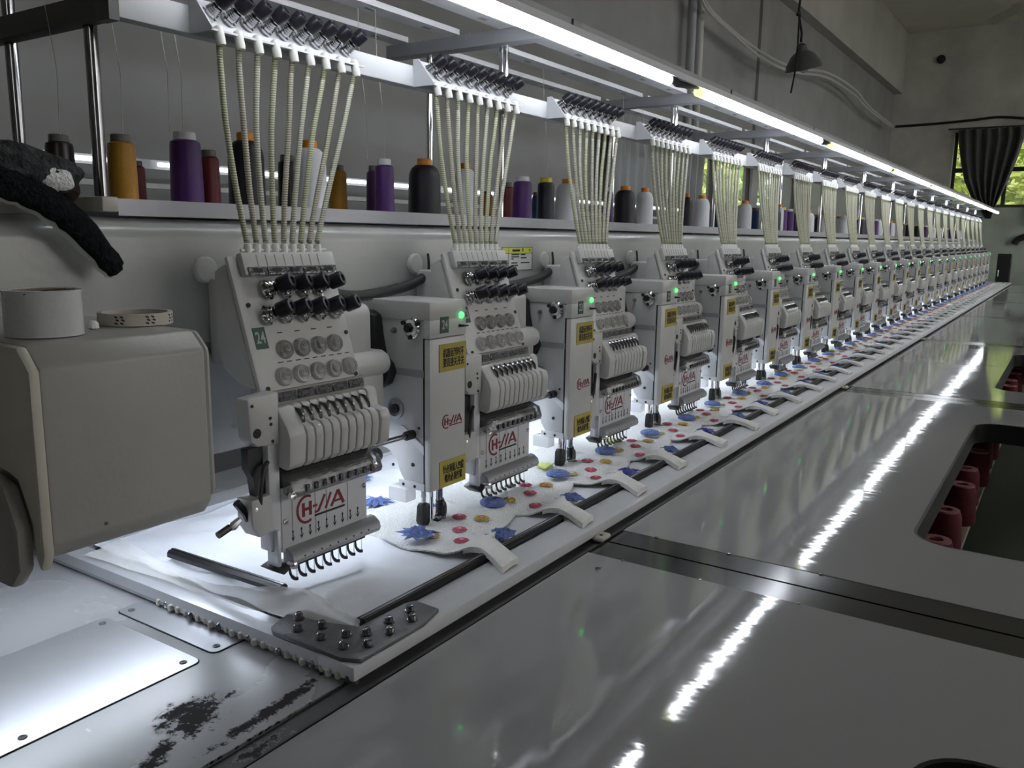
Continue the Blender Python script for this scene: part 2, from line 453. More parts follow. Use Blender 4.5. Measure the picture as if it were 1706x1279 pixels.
tree((18.6, .9, 0), (1.3, 2.8, 2.0), 5200, 1.2, 'leaf_pale', 'bright yellow-green tree outside the far curtained window')
tree((7.2, 4.9, 0), (2.0, 1.0, 1.6), 5200, .4, 'leaf', 'dark green leafy bush outside the nearer side window')
tree((10.95, 4.6, 0), (1.5, .9, 1.5), 4200, .5, 'leaf_pale', 'yellow-green leafy bush outside the farther side window')
tree((14.3, 5.2, 0), (1.4, 1.0, 1.7), 3600, .5, 'leaf', 'darker green leafy bush outside, beyond the farther side window')
nb_ = thing('sky_blocker', 'dark building added beyond the bushes to block sky in the side windows', 'backdrop', (9, 8.5, 0))  # dark block added outside to keep bright sky out of the side windows
MB().box(-16, 14, -.4, .4, 0, 7).build('wall', 'frame_dark', nb_)
MB().box(-16.2, 14.2, -.7, .5, 7, 7.3).build('roof', 'frame_dark', nb_)
nb2 = thing('sky_blocker', 'tall dark building added beyond the tree to darken the far window', 'backdrop', (23.5, 1, 0))  # second added block, coloured dark to darken the far window view
MB().box(-.4, .4, -8, 6, 0, 8).build('wall', 'frame_dark', nb2)
MB().box(-.6, .5, -8.2, 6.2, 8, 8.3).build('roof', 'frame_dark', nb2)
struct(MB().box(-30, 40, -30, 40, -.3, -.12).build('ground', 'bark'))
# second machine row along the side wall: lit tube, white rail, posts
sl = thing('wall_light_rail', 'thin lit tube and white rail along the plaster wall behind the cones', 'light rail', (3, 2.5, 0))
OFF = (3, 2.5, 0)
for k in range(4):
    MB().cyl((.2+1.5*k, 2.5, 1.617), (1.62+1.5*k, 2.5, 1.617), .007, n=8).build('light_tube', 'far_tube', sl, OFF)
MB().box(.1, 6.2, 2.52, 2.53, 1.603, 1.632).build('reflector', 'housing_grey', sl, OFF)
MB().box(.1, 6.2, 2.49, 2.53, 1.540, 1.556).build('rail', 'pvc', sl, OFF)
for x in (.25, 1.85, 3.4, 5.9):
    MB().cyl((x, 2.54, 0), (x, 2.54, 1.65), .012, n=10).build('post', 'chrome', sl, OFF)
# ceiling fan
fc = atz(1712, 6, 4.3)
fan = thing('ceiling_fan', 'pale ceiling fan at the top right corner', 'ceiling fan', fc)
MB().lathe([(.03, .12), (.13, .09), (.17, .03), (.17, -.03), (.11, -.08), (.02, -.09)], (0, 0, 0), n=24).build('motor', 'ceramic', fan)
MB().cyl((0, 0, .1), (0, 0, ZC-fc.z), .014, n=10).build('down_rod', 'ceramic', fan)
for k in range(3):
    a = math.radians(30+120*k); d = Vector((math.cos(a), math.sin(a), 0)); n_ = Vector((-d.y, d.x, .18))
    rows = [[d*q + n_*s_ for s_ in (-.075, .075)] for q in (.16, .5, .95)]
    MB().slab(rows, (0, 0, .008)).build('blade', 'ceramic', fan)
# pendant lamp on its cord, tied cables
pl = thing('pendant_lamp', 'dark tin pendant lamp hanging on a knotted black cord', 'lamp', (8.35, 2.3, 3.02))
sh = MB()
prof = [(.02, .19), (.045, .17), (.055, .12), (.10, .09), (.15, .02), (.168, -.04), (.160, -.04), (.135, .01), (.08, .07), (.03, .09)]
sh.lathe(prof, (0, 0, 0), ax=(-.28, .1, 1), n=28).build('shade', 'lampshade', pl)
MB().lathe([(.03, .06), (.05, 0), (.045, -.05), (.015, -.075)], (.0, 0, 0), ax=(-.28, .1, 1), n=16).build('bulb', 'bulb', pl)
MB().tube([(-.055, .02, .19), (-.05, .02, .27), (-.10, .03, .36), (-.16, .03, .42), (-.17, .02, .56), (-.15, .0, 1.0), (-.14, 0, ZC-3.02)], .011, 8).build('cord', 'wire', pl)
MB().tube([(-.2, .03, .40), (-.155, .03, .44), (-.11, .03, .40)], .013, 8).build('knot', 'wire', pl)
MB().tube([(-.17, .02, .40), (-.22, 0, .1), (-.26, 0, -.12), (-.34, 0, -.30)], .008, 6).build('tail_wire', 'wire', pl)
def cable(name, pts, r, mt, label):
    P = [Vector(p) for p in pts]; out = []
    for i in range(len(P)-1):
        p0, p1, p2, p3 = P[max(i-1, 0)], P[i], P[i+1], P[min(i+2, len(P)-1)]
        for s_ in range(6):
            t = s_/6; out.append(.5*((2*p1)+(-p0+p2)*t+(2*p0-5*p1+4*p2-p3)*t*t+(-p0+3*p1-3*p2+p3)*t**3))
    out.append(P[-1])
    return tag(MB().tube(out, r, 8).build(name, mt), label, 'cable')
up_px = [(1165, -30), (1180, 12), (1225, 55), (1270, 88), (1320, 112), (1380, 122), (1425, 150), (1450, 180), (1490, 211)]
cable('cable', [aty(u, v, 2.66) for u, v in up_px], .014, 'pvc', 'upper of two white conduit cables sagging along the wall')
cable('cable', [aty(u-3, v+(7 if 2 < i < 7 else 2), 2.64) for i, (u, v) in enumerate(up_px)], .013, 'pvc', 'lower of two white conduit cables sagging along the wall')
cable('cable', [atx(u, v, XE-.03) for u, v in [(1491, 211), (1560, 206), (1620, 200), (1665, 195), (1720, 198)]], .02, 'wire', 'dark cable running across the end wall above the curtains')
for u, nm in ((1150, 'left'), (1163, 'right')):
    p = aty(u, 100, YL-.09)
    o = MB().cyl((p.x, p.y, 0), (p.x, p.y, 3.87), .035, n=12).build('wall_pipe', 'pvc' if nm == 'right' else 'housing_grey')
    tag(o, '%s of two grey pipes running up the side wall' % nm, 'pipe')
# tall black cabinet and dark hose by the end wall
cb = thing('cabinet', 'black cabinet standing at the far end past the last head', 'cabinet', (15.2, .9, 0))
MB().box(-.15, .15, -.09, .09, 0, 1.25).build('body', 'black', cb, bevel=.008)
MB().box(-.156, -.15, -.08, .08, .62, 1.22).build('door', 'black_rubber', cb)
MB().box(-.168, -.156, .05, .065, .9, 1.0).build('handle', 'chrome', cb)
MB().cyl((-.1, -.075, 1.25), (-.1, -.075, 1.275), .02, n=12).build('knob', 'chrome', cb)
cable('hose', [atx(u, v, XE-.06) for u, v in [(1689, 407), (1694, 400), (1702, 396), (1712, 394), (1730, 398)]], .05, 'black_rubber', 'short thick black hose on the pale green end wall')
for (u, v, s_) in ((1568, 99, .07), (1180, 147, .03), (1466, 275, .03)):
    p = atx(u, v, XE-.02) if u > 1500 else aty(u, v, YL-.02)
    ax = (-1, 0, 0) if u > 1500 else (0, -1, 0)
    o = MB().lathe([(s_, 0), (s_, .02), (s_*.6, .035), (0, .04)], p, ax, 12).build('wall_fitting', 'wire')
    tag(o, {1568: 'small black fitting high on the end wall', 1180: 'small dark socket on the side wall above the light', 1466: 'tiny dark socket on the side wall near the corner'}[u], 'fitting')

# ================================================================== tables
TZ = .85
def laminate(name, col, rough, blots=()):
    """glossy grey laminate with faint waviness, wiped dust and (optionally) dark glue stains at given spots"""
    M = bpy.data.materials.new(name); M.use_nodes = True; nt = M.node_tree; b = nt.nodes['Principled BSDF']
    tc = nt.nodes.new('ShaderNodeTexCoord')
    mp = nt.nodes.new('ShaderNodeMapping'); mp.inputs['Scale'].default_value = (9, 2.2, 1); mp.inputs['Rotation'].default_value = (0, 0, .5)
    nt.links.new(tc.outputs['Object'], mp.inputs[0])
    n1 = nt.nodes.new('ShaderNodeTexNoise'); n1.inputs['Scale'].default_value = 3; n1.inputs['Detail'].default_value = 3
    nt.links.new(mp.outputs[0], n1.inputs['Vector'])
    n2 = nt.nodes.new('ShaderNodeTexNoise'); n2.inputs['Scale'].default_value = 900; n2.inputs['Detail'].default_value = 1
    nt.links.new(tc.outputs['Object'], n2.inputs['Vector'])
    ad = nt.nodes.new('ShaderNodeMath'); ad.operation = 'MULTIPLY_ADD'; ad.inputs[1].default_value = .0015
    nt.links.new(n2.outputs['Fac'], ad.inputs[0]); nt.links.new(n1.outputs['Fac'], ad.inputs[2])
    bp = nt.nodes.new('ShaderNodeBump'); bp.inputs['Strength'].default_value = .06; bp.inputs['Distance'].default_value = .004
    nt.links.new(ad.outputs[0], bp.inputs['Height']); nt.links.new(bp.outputs[0], b.inputs['Normal'])
    n3 = nt.nodes.new('ShaderNodeTexNoise'); n3.inputs['Scale'].default_value = 3.5; n3.inputs['Detail'].default_value = 6
    nt.links.new(tc.outputs['Object'], n3.inputs['Vector'])
    mr = nt.nodes.new('ShaderNodeMapRange'); mr.inputs['From Min'].default_value = .3; mr.inputs['From Max'].default_value = .7
    mr.inputs['To Min'].default_value = rough; mr.inputs['To Max'].default_value = rough+.05
    nt.links.new(n3.outputs['Fac'], mr.inputs['Value']); nt.links.new(mr.outputs[0], b.inputs['Roughness'])
    b.inputs['Specular IOR Level'].default_value = .9; b.inputs['IOR'].default_value = 1.62
    b.inputs['Base Color'].default_value = (*col, 1)
    last = None
    if blots:
        n4 = nt.nodes.new('ShaderNodeTexNoise'); n4.inputs['Scale'].default_value = 70; n4.inputs['Detail'].default_value = 8; n4.inputs['Roughness'].default_value = .75
        nt.links.new(tc.outputs['Object'], n4.inputs['Vector'])
        for (px, py, rx, ry, th, ang) in blots:
            m2 = nt.nodes.new('ShaderNodeMapping'); m2.vector_type = 'TEXTURE'
            m2.inputs['Location'].default_value = (px, py, TZ); m2.inputs['Scale'].default_value = (rx, ry, 1); m2.inputs['Rotation'].default_value = (0, 0, ang)
            nt.links.new(tc.outputs['Object'], m2.inputs[0])
            g = nt.nodes.new('ShaderNodeVectorMath'); g.operation = 'LENGTH'; nt.links.new(m2.outputs[0], g.inputs[0])
            s1 = nt.nodes.new('ShaderNodeMath'); s1.operation = 'MULTIPLY_ADD'; s1.inputs[1].default_value = -.30; s1.inputs[2].default_value = th
            nt.links.new(g.outputs['Value'], s1.inputs[0])
            a2 = nt.nodes.new('ShaderNodeMath'); a2.operation = 'ADD'; nt.links.new(s1.outputs[0], a2.inputs[0]); nt.links.new(n4.outputs['Fac'], a2.inputs[1])
            r2 = nt.nodes.new('ShaderNodeMapRange'); r2.inputs['From Min'].default_value = .56; r2.inputs['From Max'].default_value = .64
            nt.links.new(a2.outputs[0], r2.inputs['Value'])
            if last is None: last = r2.outputs[0]
            else:
                mxx = nt.nodes.new('ShaderNodeMath'); mxx.operation = 'MAXIMUM'; nt.links.new(last, mxx.inputs[0]); nt.links.new(r2.outputs[0], mxx.inputs[1]); last = mxx.outputs[0]
        mix = nt.nodes.new('ShaderNodeMix'); mix.data_type = 'RGBA'
        mix.inputs['A'].default_value = (*col, 1); mix.inputs['B'].default_value = (.022, .02, .022, 1)
        nt.links.new(last, mix.inputs['Factor']); nt.links.new(mix.outputs['Result'], b.inputs['Base Color'])
        ra = nt.nodes.new('ShaderNodeMath'); ra.operation = 'MULTIPLY_ADD'; ra.inputs[1].default_value = .5; nt.links.new(last, ra.inputs[0]); nt.links.new(mr.outputs[0], ra.inputs[2]); nt.links.new(ra.outputs[0], b.inputs['Roughness'])
        rs = nt.nodes.new('ShaderNodeMath'); rs.operation = 'MULTIPLY_ADD'; rs.inputs[1].default_value = -.75; rs.inputs[2].default_value = .9; nt.links.new(last, rs.inputs[0]); nt.links.new(rs.outputs[0], b.inputs['Specular IOR Level'])
    MATS[name] = M
laminate('laminate_main', (.33, .33, .34), .24, [(.545, .80, .055, .04, .30, .6), (.48, .765, .05, .018, .27, .5), (.62, .735, .10, .012, .34, .1), (.52, .705, .25, .004, .32, 0), (.60, .80, .02, .01, .22, 0)])
laminate('laminate_side', (.37, .37, .38), .03, [(.80, .655, .03, .008, .24, .2), (.87, .60, .02, .012, .22, .2)])
laminate('strip_dark', (.11, .11, .115), .22, [(.55, .69, .06, .02, .2, 0)])
mt_ = tag(MB().box(-.6, 13.4, .708, 1.62, TZ-.03, TZ).build('machine_table', 'laminate_main'), 'long stained grey machine table under the frame and heads', 'table')
leg = [MB().box(x-.03, x+.03, y-.03, y+.03, 0, TZ-.03).build('leg', 'dark_steel', mt_) for x in (-.4, 3, 6.5, 10, 13.2) for y in (.8, 1.5)]
sc_ = tag(MB().box(-.6, 13.4, .672, .706, TZ-.045, TZ-.003).build('track_channel', 'strip_dark'), 'long dark steel channel between frame and side tables', 'channel')
MB().box(-.6, 13.4, .6725, .6745, TZ-.003, TZ-.001).build('channel_lip', 'black', sc_)
MB().box(-.6, 13.4, .703, .7055, TZ-.003, TZ-.001).build('channel_lip', 'black', sc_)
for k in range(6):
    MB().box(.5+2.4*k, .56+2.4*k, .674, .704, 0, TZ-.045).build('leg', 'dark_steel', sc_)
def rounded(x0, x1, y0, y1, r, n=7):
    pts = []
    for cx, cy, a0 in ((x1-r, y1-r, 0), (x0+r, y1-r, 90), (x0+r, y0+r, 180), (x1-r, y0+r, 270)):
        for i in range(n+1):
            a = math.radians(a0+90*i/n); pts.append((cx+r*math.cos(a), cy+r*math.sin(a)))
    return pts
def plate_with_hole(outer, inner, z0, z1):
    bm = bmesh.new(); ed = []
    for loop in (outer, inner):
        vs = [bm.verts.new((p[0], p[1], z1)) for p in loop]
        ed += [bm.edges.new((vs[i], vs[(i+1) % len(vs)])) for i in range(len(vs))]
    bmesh.ops.triangle_fill(bm, edges=ed, use_beauty=True, use_dissolve=False)
    mb = MB(); bm.verts.index_update(); tv = [tuple(v.co) for v in bm.verts]; tf = [tuple(v.index for v in f.verts) for f in bm.faces]; bm.free()
    n = len(tv); mb.add(tv + [(p[0], p[1], z0) for p in tv], tf + [tuple(n+i for i in reversed(f)) for f in tf])
    a = 0
    for loop in (outer, inner):
        k = len(loop); mb.add(tv[a:a+k] + [(p[0], p[1], z0) for p in tv[a:a+k]], [(i, k+i, k+(i+1) % k, (i+1) % k) for i in range(k)]); a += k
    return mb
YO0, YO1 = -.62, .669
def side_table(k):
    x0, x1 = 1.342+2*(k-1)+.003, 1.342+2*k-.003
    lab = ['grey glossy side table section closest to the camera with a dark corner opening', 'grey glossy side table section with the near row of maroon cones in its opening', 'grey glossy side table section behind the second long seam strip', 'fourth grey glossy side table section from the camera', 'fifth grey glossy side table section from the camera', 'sixth grey glossy side table section from the camera', 'farthest grey glossy side table section by the end wall'][k]
    base = ((x0+x1)/2, .02, 0)
    t = thing('side_table', lab, 'table', base, 'side table sections beside the machine')
    xl, xr = x0+.068, x1-.068
    hx0, hx1 = x0+.335, x0+1.63
    hy1 = .205 if k else .088
    inner = rounded(hx0, hx1, -.42, hy1, .07)
    outer = [(xl, YO0), (xr, YO0), (xr, YO1), (xl, YO1)]
    plate_with_hole(outer, inner, TZ-.03, TZ).build('table_top', 'laminate_side', t, base)
    # black edging inside the opening
    rim = MB(); k2 = len(inner)
    cxh, cyh = (hx0+hx1)/2, (-.42+.205)/2
    ins = rounded(hx0+.006, hx1-.006, -.414, hy1-.006, .064)
    rim.add([(p[0], p[1], TZ-.001) for p in inner]+[(p[0], p[1], TZ-.001) for p in ins]+[(p[0], p[1], TZ-.06) for p in ins]+[(p[0], p[1], TZ-.06) for p in inner],
            [(j*k2+i, j*k2+(i+1) % k2, ((j+1) % 4)*k2+(i+1) % k2, ((j+1) % 4)*k2+i) for j in range(4) for i in range(k2)], True)
    rim.build('edging', 'black', t, base)
    MB().box(x0, xl, YO0, YO1-.004, TZ-.03, TZ-.0008).build('seam_strip', 'seam_steel', t, base)
    MB().box(xr, x1, YO0, YO1-.004, TZ-.03, TZ-.0008).build('seam_strip', 'seam_steel', t, base)
    for xx in (xl, xr):
        for y in (.30, .46, .60):
            MB().lathe([(.004, 0), (.004, .0012), (.0015, .0016)], (xx, y, TZ-.0004), n=8).build('screw', 'dark_chrome', t, base)['fine'] = 1
    for xx in (x0+.05, x1-.05):
        for y in (YO0+.05, YO1-.05):
            MB().box(xx-.02, xx+.02, y-.02, y+.02, 0, TZ-.03).build('leg', 'dark_steel', t, base)
    return t
for k in range(7): side_table(k)
# white plastic stop screwed at the head of the seams
for k, lab in ((1, 'near'), (2, 'middle'), (3, 'far')):
    x = 1.342+2*(k-1)
    t = thing('corner_stop', 'small white plastic stop at the %s seam of the side tables' % lab, 'stop', (x, .676, TZ), 'plastic stops at the table seams')
    MB().box(-.019, .019, -.008, .014, 0, .010).build('block', 'ceramic', t, bevel=.005, seg=3)
    MB().lathe([(.0035, 0), (.0035, .0112), (.0015, .0116)], (-.004, .002, 0), n=10).build('screw', 'wire', t)
# maroon cones below the openings, standing on a plank
def yarn_cone(name, loc, r, h, label, group):
    t = thing(name, label, 'thread cone', loc, group)
    key = 'mc'
    if key not in MESH:
        MESH[key] = (MB().lathe([(.031, 0), (.034, .006), (.030, .085), (.027, .098), (.026, .10)], n=20).mesh('yarn', 'maroon_yarn'),
                     MB().lathe([(.0255, .0995), (.0255, .1035), (.013, .1035), (.012, .08)], n=20).mesh('paper_top', 'pink_paper'))
    for nm, me in zip(('yarn', 'paper_top'), MESH[key]):
        o = bpy.data.objects.new(nm, me); COL.objects.link(o); o.parent = t; o.scale = (r/.034, r/.034, h/.1)
    return t
MESH = {}
PZ = .63
for k, nm in ((1, 'near'), (2, 'farther')):
    xo = 2.0*(k-1)
    p = thing('cone_plank', 'pale plank carrying the maroon cones under the %s table opening' % nm, 'plank', (2.55+xo, .25, PZ-.02))
    MB().box(-.95, .95, -.085, .16, 0, .02).build('board', 'plank', p)
    for xx in (-.9, .9):
        MB().box(xx-.02, xx+.02, .05, .09, -(PZ-.02), 0).build('leg', 'dark_steel', p)
    tops = [(1566, 903), (1583, 853), (1606, 810), (1612, 783), (1632, 754), (1643, 731), (1652, 716)]
    xs = [atz(u, v, PZ+.105).x for u, v in tops]
    for i, x in enumerate(xs):
        lab = 'maroon thread cone, %s of the front row in the %s table opening' % (ordw(i), nm)
        yarn_cone('thread_cone', (x+xo, .203 if i % 2 else .194, PZ), .043, .108, lab, 'maroon cones under the side tables')
    for i in range(6):
        lab = 'maroon thread cone, %s of the back row in the %s table opening' % (ordw(i), nm)
        yarn_cone('thread_cone', (2.05+.2*i+xo, .288, PZ), .040, .106, lab, 'maroon cones under the side tables')

# ------------------------------------------------------------------ bobbin plates let into the table
def steel_plate(name, x0, x1, y0, y1, label, holes):
    t = thing(name, label, 'plate', ((x0+x1)/2, (y0+y1)/2, TZ))
    of = ((x0+x1)/2, (y0+y1)/2, TZ)
    MB().prism(rounded(x0-.0015, x1+.0015, y0-.0015, y1+.0015, .012), 'z', TZ+.0001, TZ+.0006).build('gap_edge', 'gap_black', t, of)
    MB().prism(rounded(x0, x1, y0, y1, .011), 'z', TZ+.0002, TZ+.0016).build('sheet', 'bright_steel', t, of)
    for (x, y) in holes:
        mb = MB().lathe([(.005, .0016), (.005, .0022), (.0035, .0026), (.0015, .0018)], (x, y, TZ), n=14); mb.build('screw', 'dark_steel', t, of)
steel_plate('cover_plate', .36, .632, .897, 1.118, 'large bright steel cover plate in the near left of the table', [(.615, .912), (.618, 1.102), (.412, .912)])
steel_plate('cover_plate', .653, .73, .900, 1.124, 'narrow bright steel cover plate beside the frame rail', [(.667, 1.108), (.668, .914)])

# ================================================================== embroidery frame with its clips
FZ = .876
fr = thing('embroidery_hoop', 'long pale aluminium embroidery frame lying over the table', 'frame', (1.2, .72, TZ))
fo = (1.2, .72, TZ)
MB().box(.698, 13.55, .688, .752, FZ-.020, FZ).build('front_strip', 'alu_white', fr, fo, bevel=.003)
rail = MB().prism([(.698, FZ-.016), (.702, FZ-.002), (.708, FZ), (.722, FZ), (.724, FZ-.003), (.742, FZ-.003), (.746, FZ-.014), (.744, FZ-.018)], 'y', .7521, 1.42)
rail.build('end_rail', 'alu', fr, fo)
MB().box(.6985, .7465, .752, 1.42, FZ-.021, FZ-.0155).build('rail_foot', 'arm_grey', fr, fo)
MB().box(13.45, 13.55, .752, 1.42, FZ-.014, FZ).build('end_rail', 'alu', fr, fo)
MB().box(.70, 13.55, 1.36, 1.42, FZ-.014, FZ).build('rear_strip', 'alu', fr, fo)
MB().box(.703, .709, .69, 1.4, TZ+.001, FZ-.016).build('felt_edge', 'dark_steel', fr, fo)
for i in range(26):
    y = .70+i*.0155
    MB().lathe([(.0, 0), (.0042, .002), (.005, .006), (.004, .010), (0, .012)], (.701-.002*(i % 3), y, TZ+.002), n=8).build('pad', 'ceramic' if i % 4 else 'dark_chrome', fr, fo)
# corner plate with bolts
cp = MB().prism([(.7005, .712), (.712, .689), (.835, .689), (.882, .70), (.884, .745), (.868, .752), (.775, .754), (.772, .85), (.748, .862), (.708, .85), (.7005, .838)], 'z', FZ, FZ+.006)
cpo = cp.build('corner_plate', 'plate_steel', fr, fo, bevel=.0012)
bolt_me = MB().lathe([(.0078, 0), (.0078, .0014), (.0060, .0018), (.0055, .0085), (.0042, .010), (.0026, .0095)], n=12).mesh('bolt', 'dark_chrome')
for (u, v) in [(845, 105), (835, 185), (1010, 165), (1000, 245), (1180, 225), (1160, 310), (1325, 215), (1335, 295), (1485, 130), (1495, 205), (1635, 50), (1650, 115)]:
    p = atz(300+u/4.265, 1000+(v+18)/4.265, FZ+.008)
    o = bpy.data.objects.new('bolt', bolt_me); COL.objects.link(o); o.parent = cpo; o.location = (p.x-fo[0], p.y-fo[1], FZ+.006-fo[2])
# black clip strips
def clip(p0, p1, label, wd=.010, mt='black'):
    p0 = Vector(p0); p1 = Vector(p1); d = (p1-p0); L = d.length; d.normalize(); n = Vector((-d.y, d.x, 0))
    t = thing('clip_strip', label, 'clip')
    t.location = p0
    def pr(prof, nm, m_):
        mb = MB()
        vs = [n*a + Vector((0, 0, z)) for a, z in prof] + [d*L + n*a + Vector((0, 0, z)) for a, z in prof]; k = len(prof)
        mb.add(vs, [tuple(range(k)), tuple(range(2*k-1, k-1, -1))] + [(i, k+i, k+(i+1) % k, (i+1) % k) for i in range(k)])
        mb.build(nm, m_, t)
    pr([(-wd, 0), (-wd, .007), (-wd*.6, .011), (wd*.6, .011), (wd, .007), (wd, 0)], 'channel', mt)
    pr([(-wd*.25, .0111), (-wd*.25, .0122), (wd*.1, .0122), (wd*.1, .0111)], 'highlight_rib', 'dark_chrome')
    return t
CZ = FZ-.002
x = .79; i = 0
segs = [(.79, 1.33), (1.36, 2.30), (2.34, 3.30), (3.34, 4.4), (4.44, 5.6), (5.64, 7.0), (7.04, 9.0), (9.04, 11.2), (11.24, 13.2)]
for i, (a, b_) in enumerate(segs):
    clip((a, .764, CZ), (b_, .764, CZ), ('black clip strip at the near corner plate' if i == 0 else 'black clip strip along the frame, %s from the near corner' % ordw(i)))
clip((.800, .93, CZ+.004), (.793, 1.19, CZ+.004), 'black and silver clip strip across the near end of the white fabric', .009)

# ------------------------------------------------------------------ white backing fabric and clear film
rows = []
xs = [.755+.02*i for i in range(36)] + [1.475+.06*i for i in range(200)]
for xx in xs:
    row = []
    for j in range(25):
        y = .758+.60*j/24
        z = .869 + .003*math.sin(xx*13+j*.6) * math.sin(j*.55+xx*4) + .0025*math.sin(xx*37+j*1.3)*(1 if j > 2 else 0)
        row.append((xx, y, z))
    rows.append(row)
tag(MB().grid(rows).build('backing_fabric', 'fabric'), 'long white backing fabric stretched in the frame under the heads', 'fabric')
lo_px = [(140, 925), (225, 950), (300, 976), (370, 1000), (430, 1018), (490, 1028), (545, 1040), (598, 1046)]
hi_px = [(200, 898), (262, 930), (310, 955), (360, 975), (425, 977), (508, 979), (552, 1005), (600, 1034)]
lift = [.0, .006, .012, .020, .026, .028, .016, .004]
rows = []
NS = 6
for a in range((len(lo_px)-1)*NS+1):
    i = min(a//NS, len(lo_px)-2); t = a/NS-i
    def lerp(P): return (P[i][0]*(1-t)+P[i+1][0]*t, P[i][1]*(1-t)+P[i+1][1]*t)
    lz = lift[i]*(1-t)+lift[i+1]*t
    l = atz(*lerp(lo_px), FZ+.004); h = atz(*lerp(hi_px), FZ+.006+lz)
    rows.append([l.lerp(h, q/7) + Vector((0, 0, lz*.5*math.sin(PI*q/7)*.6 + .0015*math.sin(a*.8+q*1.7))) for q in range(8)])
tag(MB().grid(rows).build('clear_film', 'film'), 'crumpled clear film peeling up along the near end of the frame', 'film')

# ================================================================== machine beam and shelf
bm_ = thing('machine_beam', 'long white painted machine beam behind the row of heads', 'beam', (6, 1.2, 1.05))
bo = (6, 1.2, 1.05)
r = .035
prof = [(1.34, 1.05), (1.34, 1.424)] + [(1.118+r-r*math.sin(a), 1.424-r+r*math.cos(a)) for a in [math.radians(q) for q in range(0, 91, 10)]] + [(1.118, 1.235), (1.128, 1.225), (1.128, 1.05)]
MB().prism(prof, 'x', -.85, 13.6, True).build('girder', 'beam_paint', bm_, bo, ang=25)
MB().box(-.7, 13.3, 1.112, 1.128, 1.205, 1.216).build('ledge', 'beam_paint', bm_, bo)
for x in (-.72, 13.5):
    MB().box(x-.08, x+.08, 1.14, 1.33, 0, 1.05).build('column', 'beam_paint', bm_, bo)
disc = MB().lathe([(.0205, 0), (.0205, .006), (.018, .009), (0, .0095)], ax=(0, -1, 0), n=28).mesh('hole_cap', 'white_paint')
for i in range(24):
    o = bpy.data.objects.new('hole_cap', disc); COL.objects.link(o); o.parent = bm_
    o.location = (.828+.5*i-bo[0], 1.118-bo[1], 1.347-bo[2])
for i in range(25):
    a = .39+.5*i
    MB().box(a, a+.42, 1.150, 1.180, 1.044, 1.0495).build('work_light', 'led', bm_, bo)
# notice on the beam
nt_ = thing('notice_label', 'white notice with a yellow header stuck on the beam', 'label', (1.675, 1.1178, 1.31))
p0 = aty(836, 412, 1.1175); p1 = aty(886, 449, 1.1175)
nx0, nx1, nz0, nz1 = p0.x-1.675, p1.x-1.675, p1.z-1.31, p0.z-1.31
MB().box(nx0, nx1, -.0006, 0, nz0, nz1).build('sheet', 'paper', nt_)
MB().box(nx0, nx1, -.0010, -.0006, nz1-.014, nz1).build('header', 'yellow_strip', nt_)
ln = MB()
for (a, b_, z) in [(nx0, nx1, nz1-.0006), (nx0, nx1, nz1-.0146), (nx0, nx1, nz0)]: ln.box(a, b_, -.0012, -.0006, z, z+.0012)
for a in (nx0, nx1-.0012, nx0+.028): ln.box(a, a+.0012, -.0012, -.0006, nz0, nz1)
ln.build('border', 'ink', nt_)
ln = MB()
for (a, b_, z, h) in [(.035, .062, .020, .005), (.07, .073, .02, .008), (.095, .098, .02, .006)]: ln.box(nx0+a*1.25, nx0+b_*1.25, -.0014, -.001, nz1-.010, nz1-.010+h)
for (a, b_, z) in [(.034, .062, -.022), (.034, .062, -.028), (.034, .042, -.034), (.068, .085, -.022), (.068, .09, -.031), (.034, .056, -.045), (.068, .1, -.045), (.034, .058, -.052), (.034, .05, -.058)]:
    ln.box(nx0+a*1.2, nx0+b_*1.2, -.0010, -.0006, nz1+z*.85, nz1+z*.85+.0028)
ln.build('print', 'ink', nt_)
sh_ = thing('cone_shelf', 'long grey metal shelf on the beam carrying the thread cones', 'shelf', (6, 1.35, 1.425))
so = (6, 1.35, 1.425)
MB().box(.70, 13.2, 1.128, 1.60, 1.445, 1.449).build('deck', 'shelf_alu', sh_, so)
MB().box(.70, 13.2, 1.128, 1.134, 1.4255, 1.445).build('front_lip', 'shelf_alu', sh_, so)
MB().box(.70, 13.2, 1.594, 1.60, 1.4255, 1.445).build('rear_lip', 'shelf_alu', sh_, so)
MB().box(.675, .70, 1.125, 1.60, 1.43, 1.451).build('end_piece', 'ceramic', sh_, so, bevel=.003)
for k in range(13):
    MB().box(.9+1.0*k, .93+1.0*k, 1.15, 1.58, 1.4245, 1.445).build('crossbar', 'shelf_alu', sh_, so)

# ------------------------------------------------------------------ thread cones on the shelf
mat('c_black', (.012, .011, .016), .32, var=.3, vscale=30, bump=.2, bscale=260)
mat('c_navy', (.012, .012, .022), .32, bump=.2, bscale=260)
mat('c_purple', (.075, .018, .14), .32, var=.25, vscale=30, bump=.2, bscale=260)
mat('c_plum', (.055, .016, .075), .32, bump=.2, bscale=260)
mat('c_gold', (.50, .25, .025), .32, var=.25, vscale=20, bump=.2, bscale=260)
mat('c_maroon', (.16, .02, .03), .32, bump=.2, bscale=260)
mat('c_white', (.72, .73, .76), .32, bump=.25, bscale=200)
mat('c_blue', (.02, .06, .16), .32, bump=.2, bscale=260)
mat('c_brown', (.022, .016, .017), .32)
mat('cap_orange', (.72, .27, .03), .4)
mat('cap_white', (.72, .72, .74), .4)
mat('cap_yellow', (.75, .62, .05), .4)
mat('cap_grey', (.16, .155, .14), .5)
SHZ = 1.449
CONES = {}
